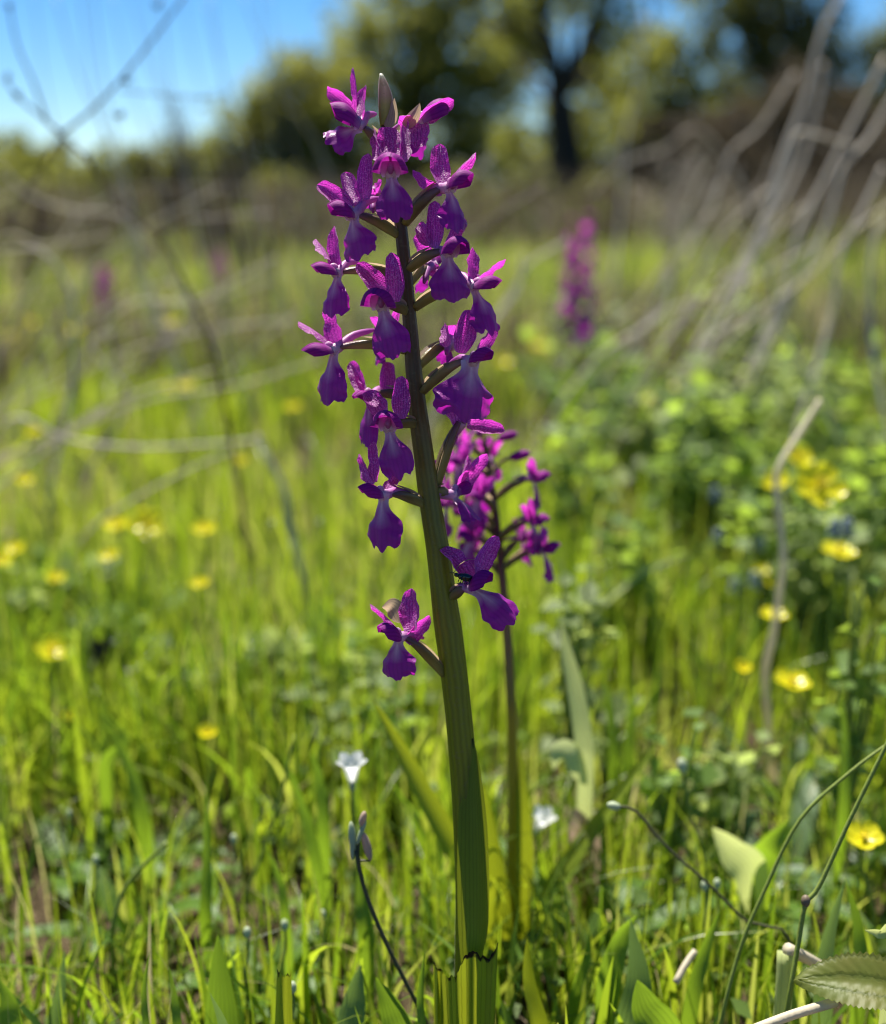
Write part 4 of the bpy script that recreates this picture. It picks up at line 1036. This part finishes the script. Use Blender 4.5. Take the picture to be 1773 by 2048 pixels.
for i, (x, y, d, s) in enumerate([(232, 1043, .60, .0125), (408, 1052, .60, .0115), (218, 1107, .58, .0095), (400, 1162, .54, .0085), (50, 955, .72, .011), (28, 1092, .6, .011), (4, 1116, .58, .010), (112, 1150, .58, .009), (66, 860, .85, .011),
                                  (372, 766, 1.0, .014), (330, 768, 1.05, .012), (480, 918, .8, .010), (585, 810, .9, .012), (150, 655, 1.5, .02), (60, 640, 1.6, .02), (15, 668, 1.5, .02), (345, 640, 1.5, .02)]):
    buttercup(x, y, d * .92, s * 1.2, (rr.uniform(-.3, .3), -.35, 1), lb, GL, .75, 40 + i)

# ------------------------------------------------------------------ white flowers, buds
def white_trumpet(px, py, d, h, label, lean=(0, -.1, 1), foot=None):
    W = thing('white_flower', label, 'flower'); c = at(px, py, d); ax = Vector(lean).normalized(); e1 = ax.orthogonal().normalized(); e2 = ax.cross(e1)
    base = c - ax * h * .5
    for k in range(5):
        a = 6.283 * k / 5 + .3; rd = e1 * math.cos(a) + e2 * math.sin(a)
        s = MB(); sp = [base + rd * h * .04, base + rd * h * .12 + ax * h * .35, base + rd * h * .25 + ax * h * .75, base + rd * h * .5 + ax * h * .98]
        strip(s, sp[0], sp[-1], h * .46, ax * .2 - rd, prof_butter, cup=.25, nu=10, nv=7, spine=sp); s.build('petal', M['white'], W)
    m_ = MB(); ellipsoid(m_, base, e1 * h * .11, e2 * h * .11, ax * h * .2, 6, 8); m_.build('calyx', M['paleg'], W)
    m_ = MB(); ft = on_ground(*foot) if foot else Vector((c.x - .004, c.y + .004, 0))
    tube(m_, smooth_path([base, base.lerp(ft, .5) + Vector((.002, 0, 0)), Vector((ft.x, ft.y, -.003))], 12), .0006, 6); m_.build('stem', M['greenstem'], W)
white_trumpet(704, 1545, .335, .0095, 'small pure white trumpet flower low in the grass left of the stem')
white_trumpet(1082, 1645, .37, .0085, 'little white flower in the grass right of the second orchid', (.3, -.3, 1))
def bud_plant():
    B = thing('budding_herb', 'slender dark herb stem with pale closed buds leaning in front of grass', 'herb')
    P = [(712, 1700), (730, 1780), (770, 1880), (815, 1970), (860, 2060), (885, 2130)]
    m_ = MB(); tube(m_, smooth_path([at(x, y, .29 - .0 * i) for i, (x, y) in enumerate(P)] + [Vector((at(900, 2160, .29).x, at(900, 2160, .29).y, -.004))], 24), .00055, 6); m_.build('stem', M['darkstem'], B)
    for (a, b, w_, mt) in [((708, 1705), (702, 1642), 15, 'paleg'), ((714, 1690), (732, 1640), 11, 'paleg'), ((706, 1720), (704, 1660), 10, 'paleg'), ((742, 1722), (727, 1664), 17, 'pink_bract'), ((722, 1654), (730, 1622), 14, 'pink_bract')]:
        p, q = at(*a, .29), at(*b, .29); ax = (q - p) * .5; w = ax.orthogonal().normalized(); r = w_ * .29 / F * .5
        m_ = MB(); ellipsoid(m_, p + ax, w * r, ax.normalized().cross(w) * r, ax, 8, 8); m_.build('bud', M[mt], B)
        if b[0] > 720:
            m_ = MB(); tube(m_, smooth_path([p, p.lerp(at(716, 1720, .29), .5), at(716, 1722, .29)], 5), .0003, 5); m_.build('stem', M['darkstem'], B)
bud_plant()
def bud_stem(pts, d, label, r=.0005, mat='greenstem', bm='paleg', bs=.0021, group=None):
    B = thing('budding_herb', label, 'herb', group); P = [at(x, y, d) for x, y in pts]; q = P[-1]
    P.append(Vector((q.x + .002, q.y + .004, -.003)))
    m_ = MB(); tube(m_, smooth_path(P, 20), r, 6); m_.build('stem', M[mat], B)
    ax = (P[0] - P[1]).normalized(); w = ax.orthogonal().normalized()
    m_ = MB(); ellipsoid(m_, P[0], w * bs * .75, ax.cross(w) * bs * .75, ax * bs * 1.2, 7, 9, .6, .06); m_.build('bud', M[bm], B)
bud_stem([(1365, 1532), (1372, 1580), (1385, 1640), (1405, 1700), (1420, 1800)], .36, 'thin stem topped by a round white woolly bud')
bud_stem([(1228, 1612), (1272, 1622), (1330, 1690), (1420, 1770), (1488, 1838), (1520, 1850), (1585, 1895)], .31, 'dark wiry stem slanting to the ground from a small pale bud', .0004, 'darkstem', bs=.0016)
for i, (x, y, d) in enumerate([(1435, 1768, .33), (1410, 1772, .33), (192, 1720, .36), (138, 1628, .38), (468, 1678, .36), (495, 1865, .315), (586, 1975, .295), (570, 1850, .32), (645, 1830, .33), (640, 1045, .55), (545, 1048, .55), (585, 1092, .55)]):
    bud_stem([(x, y), (x + 2, y + 40), (x - 3, y + 110)], d, 'thread-thin stem ending in a tiny round pale green bud', .0004, bs=.0014, group='tiny green buds in the grass')
# blue grape-like heads
for i, (x, y, d) in enumerate([(1432, 988, .66), (1437, 1075, .6), (1522, 1085, .58), (1510, 1160, .55), (1470, 1172, .56), (1670, 1055, .5), (1695, 1055, .5), (1310, 810, .95), (1180, 830, .95)]):
    B = thing('blue_bud_spike', 'small dusky blue bead-like flower head in the right meadow', 'flower', 'dusky blue flower heads'); c = at(x, y, d)
    m_ = MB(); rq = random.Random(i)
    for k in range(16):
        a = k * 2.4; z = k / 16; ellipsoid(m_, c + Vector((math.cos(a) * .0022 * (1 - .5 * z), math.sin(a) * .0022 * (1 - .5 * z), .008 * z - .004)), Vector((.0011, 0, 0)), Vector((0, .0011, 0)), Vector((0, 0, .0012)), 4, 6)
    m_.build('beads', M['blue'], B)
    m_ = MB(); tube(m_, smooth_path([c, Vector((c.x + .003, c.y, c.z * .5)), Vector((c.x + .004, c.y, -.003))], 8), .0007, 6); m_.build('stem', M['greenstem'], B)
# dark withered bell
def withered():
    W = thing('withered_bell', 'blackish withered bell-shaped flower near the tilted buttercup', 'flower'); D = .47; c = at(203, 1300, D)
    for k in range(5):
        a = 6.283 * k / 5; rd = Vector((math.cos(a), math.sin(a), 0)); s = MB()
        strip(s, c - Vector((0, 0, .009)), c + rd * .0042 + Vector((0, 0, .004)), .0055, -rd, prof_butter, curl=-.12, cup=.3, nu=8, nv=5, seed=k); s.build('petal', M['withered'], W)
    m_ = MB(); tube(m_, smooth_path([c - Vector((0, 0, .008)), Vector((c.x + .003, c.y, c.z * .5)), Vector((c.x + .002, c.y, -.003))], 8), .0008, 6); m_.build('stem', M['darkstem'], W)
withered()

# ------------------------------------------------------------------ single leaves and blades that stand out
def blade(pts, wpx, label, mat='herb_leaf', nrm=(0, -1, .3), prof=prof_blade, name='leaf_blade', cat='leaf', cup=.3, seed=0, group=None, nu=22, nv=9, root=True):
    P = [at(x, y, d) for x, y, d in pts]      # from base to tip
    q = P[0]
    if root and q.z > 0: P = [Vector((q.x, q.y + .003, -.004))] + P
    s = MB(); strip(s, P[0], P[-1], wpx * pts[0][2] / F, Vector(nrm), prof, cup=cup, nu=nu, nv=nv, spine=P, seed=seed, ruffle=.04, tint=random.random())
    return tag(s.build(name, M[mat]), label, cat, group)
def pale():
    B = thing('pale_leaf', 'pale upright leaf with a rolled base standing right of the second orchid', 'leaf')
    s = MB(); P = [at(1168, 1560, .375), at(1165, 1480, .372), at(1150, 1380, .372), at(1132, 1300, .372), at(1126, 1250, .372)]
    g_ = P[0]; P = [Vector((g_.x + .001, g_.y + .002, -.003))] + P
    strip(s, P[0], P[-1], .0062, Vector((.2, -1, .2)), prof_strap, cup=.5, nu=26, nv=9, spine=P); s.build('blade', M['pale_blade'], B)
    s = MB(); P = [at(1176, 1570, .372), at(1150, 1512, .368), at(1120, 1508, .366), at(1108, 1540, .366)]
    strip(s, P[0], P[-1], .0092, Vector((0, -.7, .7)), prof_leaf, cup=-.3, nu=16, nv=9, spine=P); s.build('blade', M['pale_blade'], B)
pale()
def torn_blade():
    B = thing('torn_leaf', 'upright green leaf stub with a torn brown top edge left of the stem', 'leaf'); D = .272
    hs = [1936, 1946, 1938, 1952, 1955, 1951, 1946, 1953, 1942]; V = []; P = []; Fc = []
    for i in range(15):
        u = i / 14
        for j, hy in enumerate(hs):
            v = -1 + 2 * j / 8; y = 2330 + (hy - 2330) * u
            V.append(at(566 + v * (31 - 17 * u ** .8) + 3 * u, y, D + .003 * v * v)); P.append((u, v * .5 + .5, .4))
    for i in range(14):
        for j in range(8): a = i * 9 + j; Fc.append((a, a + 1, a + 10, a + 9))
    m_ = MB(); m_.add(V, Fc, P); m_.build('blade', M['torn_leaf'], B)
torn_blade()
def serrated():
    B = thing('serrated_leaf', 'reddish green serrated leaf low at the ground beside pale straw', 'leaf')
    P = [at(1850, 2005, .262), at(1773, 1975, .264), at(1690, 1962, .267), at(1604, 1958, .270)]
    s = MB(); L = .026
    sp = smooth_path(P, 44); nv = 13; V = []; Q = []; Fc = []
    nrm = Vector((.05, -.55, .83)).normalized()
    for i in range(45):
        u = i / 44; t = (sp[min(i + 1, 44)] - sp[max(i - 1, 0)]).normalized(); sd = t.cross(nrm).normalized(); nn = sd.cross(t)
        hw = .0062 * (math.sin(math.pi * min(1, .10 + .9 * u ** .9)) ** .7)
        hw *= 1 + .22 * (((44 - i) * .5) % 1.0)
        for j in range(nv):
            v = -1 + 2 * j / (nv - 1)
            V.append(sp[i] + sd * v * hw + nn * (abs(v) * hw * .35 + -.00010 * math.sin((u * 11 - abs(v) * 1.4) * 6.28) - .0014 * v * v * u) + t * abs(v) * .002); Q.append((u, v * .5 + .5, .5))
    for i in range(44):
        for j in range(nv - 1): a = i * nv + j; Fc.append((a, a + 1, a + nv + 1, a + nv))
    s.add(V, Fc, Q); s.build('blade', M['serrate'], B)
    m_ = MB(); e = P[0]; tube(m_, smooth_path([e + Vector((-.002, 0, 0)), e + Vector((.008, .01, -.01)), Vector((e.x + .012, e.y + .02, -.003))], 8), .0007, 6); m_.build('leaf_stalk', M['greenstem'], B)
serrated()
# straws
def straw(a, b, d1, d2, r, label, mat='straw', group=None, hollow=False):
    m_ = MB(); p, q = at(*a, d1), at(*b, d2); tube(m_, smooth_path([p, p.lerp(q, .5) + UPV * .0004, q], 8), r, 10); return tag(m_.build('broken_straw', M[mat]), label, 'straw', group)
straw((1352, 1965), (1390, 1902), .300, .305, .0009, 'short cut whitish straw piece lying slanted in the grass')
straw((1500, 2062), (1672, 2004), .262, .268, .0011, 'pale straight dry stick below the serrated leaf')
def bent_reed():
    B = thing('broken_reed', 'broken hollow pale green reed bent over at its top', 'reed')
    m_ = MB(); a = at(1572, 1905, .285); b = at(1560, 2120, .287); tube(m_, smooth_path([a, a.lerp(b, .5), Vector((b.x, b.y + .002, -.003))], 8), .0022, 10); m_.build('stump', M['pale_blade'], B)
    m_ = MB(); tube(m_, smooth_path([at(1575, 1898, .284), at(1625, 1922, .288), at(1690, 1962, .295)], 8), lambda u: .0016 - .0004 * u, 10); m_.build('bent_top', M['straw'], B)
bent_reed()
# grass culms right
def culm(pts, d, r, label, mat='greenstem', node=None, group=None):
    B = thing('grass_stalk', label, 'grass stalk', group); P = [at(x, y, d) for x, y in pts]; q = P[-1]
    if q.z > 0: P.append(Vector((q.x - .002, q.y + .003, -.004)))
    m_ = MB(); tube(m_, smooth_path(P, 30), lambda u: r * (.7 + .3 * u), 8); m_.build('culm', M[mat], B)
    if node:
        c = at(*node, d); m_ = MB(); ellipsoid(m_, c, RGT * r * 1.7, FWD * r * 1.7, UPV * r * 2.2, 6, 8); m_.build('node', M['brown_straw'], B)
culm([(1800, 1430), (1773, 1490), (1700, 1640), (1640, 1770), (1612, 1808), (1598, 1880), (1570, 2050)], .278, .0007, 'long jointed grass stalk rising behind the crisp buttercup', node=(1612, 1802))
culm([(1790, 1478), (1700, 1545), (1600, 1640), (1530, 1780), (1480, 1900), (1440, 2060)], .290, .0006, 'arching green grass stalk left of the jointed one')
culm([(1585, 1370), (1620, 1440), (1650, 1490), (1690, 1560)], .42, .0007, 'bent thin stalk under the forked buttercup', 'darkstem')
culm([(590, 1470), (560, 1600), (520, 1720), (480, 1830)], .36, .0006, 'thin slanting green grass stalk in the left grass')
culm([(335, 1685), (270, 1750), (240, 1800), (225, 1880)], .34, .0008, 'bent yellowish grass stalk hooked over in the left grass')
# standout blades: base -> tip
GB = 'broad bright blades in the foreground grass'
for i, (pts, wpx, mt) in enumerate([
    ([(450, 2140, .300), (446, 2000, .298), (436, 1870, .297)], 80, 'herb_leaf'), ([(415, 1850, .35), (416, 1720, .35), (414, 1540, .35)], 34, 'herb_leaf'),
    ([(640, 1760, .36), (610, 1620, .36), (562, 1500, .36)], 32, 'herb_leaf'), ([(650, 1690, .37), (640, 1560, .37), (620, 1500, .37)], 28, 'herb_leaf'),
    ([(575, 1860, .34), (560, 1760, .34), (530, 1690, .34)], 22, 'herb_leaf'), ([(735, 1890, .33), (725, 1800, .33), (716, 1740, .33)], 40, 'herb_leaf'),
    ([(800, 2100, .290), (785, 2020, .288), (752, 1955, .287)], 62, 'herb_leaf'), ([(470, 2140, .285), (450, 2050, .283), (420, 1985, .282)], 40, 'herb_blue'),
    ([(700, 2100, .30), (712, 2000, .30), (722, 1930, .30)], 60, 'herb_blue'), ([(210, 1540, .42), (250, 1480, .42), (200, 1420, .42)], 30, 'herb_leaf'),
    ([(290, 1660, .40), (262, 1540, .40), (200, 1420, .40)], 34, 'herb_leaf'), ([(1260, 2080, .30), (1280, 1960, .30), (1262, 1840, .30)], 66, 'herb_blue'),
    ([(1330, 2090, .295), (1290, 2010, .293), (1275, 1960, .292)], 80, 'herb_leaf'), ([(1215, 1980, .31), (1240, 1880, .31), (1275, 1830, .31)], 50, 'herb_leaf'),
    ([(1150, 2000, .315), (1172, 1920, .315), (1180, 1860, .315)], 30, 'herb_leaf'), ([(1380, 2020, .31), (1410, 1900, .31), (1440, 1820, .31)], 36, 'herb_leaf'),
    ([(1640, 2040, .30), (1650, 1900, .30), (1690, 1760, .30)], 46, 'herb_blue'), ([(1720, 1990, .31), (1718, 1860, .31), (1690, 1755, .31)], 34, 'herb_leaf'),
    ([(1085, 2080, .30), (1060, 1960, .30), (1055, 1870, .30)], 40, 'orchid_leaf'), ([(30, 2090, .30), (20, 2010, .30), (0, 1960, .30)], 46, 'herb_leaf'),
    ([(100, 2090, .31), (120, 1990, .31), (130, 1900, .31)], 34, 'herb_blue'), ([(1685, 1640, .38), (1690, 1480, .38), (1680, 1380, .38)], 26, 'herb_leaf'),
    ([(1230, 1560, .42), (1222, 1440, .42), (1208, 1350, .42)], 32, 'herb_leaf'), ([(1255, 1560, .42), (1262, 1440, .42), (1268, 1360, .42)], 30, 'herb_leaf'),
    ([(360, 2100, .292), (350, 2000, .292), (338, 1930, .292)], 22, 'herb_leaf'), ([(300, 2100, .292), (290, 1990, .292), (300, 1900, .292)], 20, 'herb_leaf'),
    ([(850, 2100, .285), (842, 2000, .285), (850, 1900, .285)], 24, 'herb_leaf')]):
    blade(pts, wpx, ('bluish green leaf blade standing in the foreground grass' if mt == 'herb_blue' else 'broad bright green leaf standing in the foreground grass' if wpx > 38 else 'narrow bright green leaf blade standing in the foreground grass'), mt, (random.uniform(-.5, .5), -1, random.uniform(-.1, .5)), prof_leaf if wpx > 40 else prof_blade, group=(GB if wpx > 38 else 'narrow bright blades in the foreground grass') if mt != 'herb_blue' else 'bluish blades in the foreground grass', seed=i)
blade([(1500, 1760, .36), (1460, 1700, .355), (1425, 1655, .35)], 75, 'yellowish green broad leaf catching the sun among right grass', 'pale_blade', (0, -.6, .8), prof_leaf)
blade([(1520, 1740, .365), (1540, 1690, .36), (1580, 1640, .36)], 60, 'light green broad leaf behind the yellowish one', 'herb_leaf', (0, -.6, .8), prof_leaf)
blade([(1785, 1900, .272), (1760, 1868, .272), (1730, 1860, .272)], 26, 'pale cream husk-like leaf tip at the end of a grass stem', 'pale_blade', (0, -1, .4), prof_leaf)
blade([(1170, 1700, .38), (1160, 1650, .375), (1150, 1615, .375)], 60, 'dry pinkish dead leaf curled in the grass by white flower', 'pink_bract', (0, -1, .3), prof_leaf)
blade([(1180, 1250, .55), (1280, 1150, .55), (1390, 1105, .55)], 16, 'pale arching blurred blade right of the second orchid', 'pale_blade', (0, -.5, 1), prof_blade, cat='leaf')

# ------------------------------------------------------------------ low broad-leaved herbs (rosettes) and leafy weeds
def rosette(x, y, n, L, wd, mat, label, group, seed):
    rq = random.Random(seed); B = thing('herb_rosette', label, 'herb', group); c = Vector((x, y, gz(x, y)))
    for k in range(n):
        a = k * 2.4 + rq.uniform(-.3, .3); rd = Vector((math.cos(a), math.sin(a), 0)); l = L * rq.uniform(.7, 1.2); el = rq.uniform(.25, 1.1)
        p = [c, c + rd * l * .35 + Vector((0, 0, l * .35 * el)), c + rd * l * .75 + Vector((0, 0, l * .55 * el)), c + rd * l + Vector((0, 0, l * .5 * el))]
        s = MB(); strip(s, p[0], p[-1], wd * rq.uniform(.8, 1.2), Vector((0, 0, 1)) - rd * .3, prof_leaf, cup=.25, nu=9, nv=5, spine=p, seed=seed + k, ruffle=.08, tint=rq.random()); s.build('leaf', M[mat], B)
rq = random.Random(21)
for i in range(34):
    y = rq.uniform(.30, .62); x = rq.uniform(-1, 1) * (.10 + .42 * y)
    if abs(x - .01) < .02 and y < .3: continue
    nl, ll, wl = rq.randint(4, 7), rq.uniform(.025, .05), rq.uniform(.006, .012)
    kd = 2 if i % 4 == 0 else int(wl > .009)
    rosette(x, y, nl, ll, wl, 'herb_blue' if kd == 2 else 'herb_leaf',
            ['low narrow-leaved green rosette growing in the foreground grass', 'low broad-leaved green rosette growing in the foreground grass', 'low bluish green leaf rosette in the foreground grass'][kd],
            ['narrow-leaved rosettes', 'broad-leaved rosettes', 'bluish leaf rosettes'][kd], 300 + i)
def weed(px, py, d, hgt, spread, n, leaf, mat, label, group, seed):
    rq = np.random.default_rng(seed); B = thing('leafy_weed', label, 'weed', group); c = at(px, py, d); rr_ = random.Random(seed)
    g_ = Vector((c.x, c.y, -.003)); top = max(.03, c.z)
    m_ = MB(); ends = []
    for k in range(7):
        a = rr_.uniform(0, 6.28); e = Vector((c.x + math.cos(a) * spread * rr_.uniform(.2, 1), c.y + math.sin(a) * spread * rr_.uniform(.2, 1), top * rr_.uniform(.6, 1.0)))
        p = smooth_path([g_, g_.lerp(e, .5) + Vector((0, 0, top * .1)), e], 6); tube(m_, p, lambda u: .0012 * (1 - .6 * u), 5); ends.append(p)
    m_.build('stems', M['greenstem'], B)
    P0 = np.array([ends[rq.integers(0, 7)][rq.integers(2, 7)] for _ in range(n)]) + rq.normal(0, spread * .22, (n, 3)) * np.array([1, 1, .6])
    P0[:, 2] = np.maximum(P0[:, 2], .006)
    a = rq.normal(0, 1, (n, 3)); a[:, 2] *= .5; a /= np.linalg.norm(a, axis=1, keepdims=True)
    up = np.tile([0, 0, 1.0], (n, 1)) + rq.normal(0, .45, (n, 3)); b = np.cross(a, up); b /= np.linalg.norm(b, axis=1, keepdims=True); nn = np.cross(b, a)
    Lf = leaf * rq.uniform(.6, 1.3, (n, 1)); W = Lf * .42
    V = np.stack([P0, P0 + a * Lf * .45 + b * W + nn * Lf * .08, P0 + a * Lf, P0 + a * Lf * .45 - b * W + nn * Lf * .08, P0 + a * Lf * .45 - nn * Lf * .02], 1).reshape(-1, 3)
    k = np.arange(n)[:, None] * 5
    Fc = np.concatenate([k + np.array([0, 4, 1]), k + np.array([4, 2, 1]), k + np.array([0, 3, 4]), k + np.array([3, 2, 4])])
    Pc = np.zeros((n * 5, 3), np.float32); Pc[:, 2] = np.repeat(rq.random(n), 5)
    f = link('foliage', mesh('foliage', V, Fc, Pc), M[mat], B); f['kind'] = 'stuff'
for i, (x, y, d, sp, n, lf, mt) in enumerate([
    (430, 1285, .52, .022, 110, .011, 'weed_pale'), (520, 1275, .52, .022, 110, .011, 'weed_pale'), (610, 1270, .51, .022, 110, .011, 'weed_pale'), (700, 1280, .50, .022, 110, .010, 'weed_leaf'), (800, 1300, .48, .02, 100, .010, 'weed_pale'),
    (740, 1390, .45, .018, 80, .009, 'weed_leaf'), (660, 1345, .46, .018, 80, .009, 'weed_pale'), (100, 1140, .6, .03, 90, .014, 'weed_pale'), (40, 1110, .62, .03, 90, .012, 'weed_leaf'), (250, 1200, .56, .03, 100, .012, 'weed_leaf')]):
    weed(x, y, d, 0, sp, n, lf, mt, 'pale leafy weed clump in the meadow left of the orchid stem', 'leafy weeds left of the stem', 500 + i)
for i in range(26):
    x = rq.uniform(1130, 1800); y = rq.uniform(560, 1020); d = .24 / math.tan(max(.13, (y - 400) / F + .09)) * rq.uniform(.75, .95); d = min(max(d, .45), 1.5)
    weed(x, y, d, 0, .05 * d, 150, .013 * d + .003, ['weed_leaf', 'weed_leaf', 'weed_pale'][i % 3], ['leafy green bramble-like weed in the right meadow', 'pale greyish leafy weed in the right meadow'][i % 3 == 2], ['leafy weeds in the right meadow', 'pale weeds in the right meadow'][i % 3 == 2], 600 + i)
for i in range(6):
    x = rq.uniform(1100, 1780); y = rq.uniform(1080, 1700); d = rq.uniform(.36, .5)
    if abs(x - 1550) < 70: x += 150
    weed(x, y, d, 0, .014, 60, .009, ['weed_leaf', 'weed_pale'][i % 2], 'small leafy weed in the grass right of the second orchid', 'small weeds right of the orchids', 700 + i)
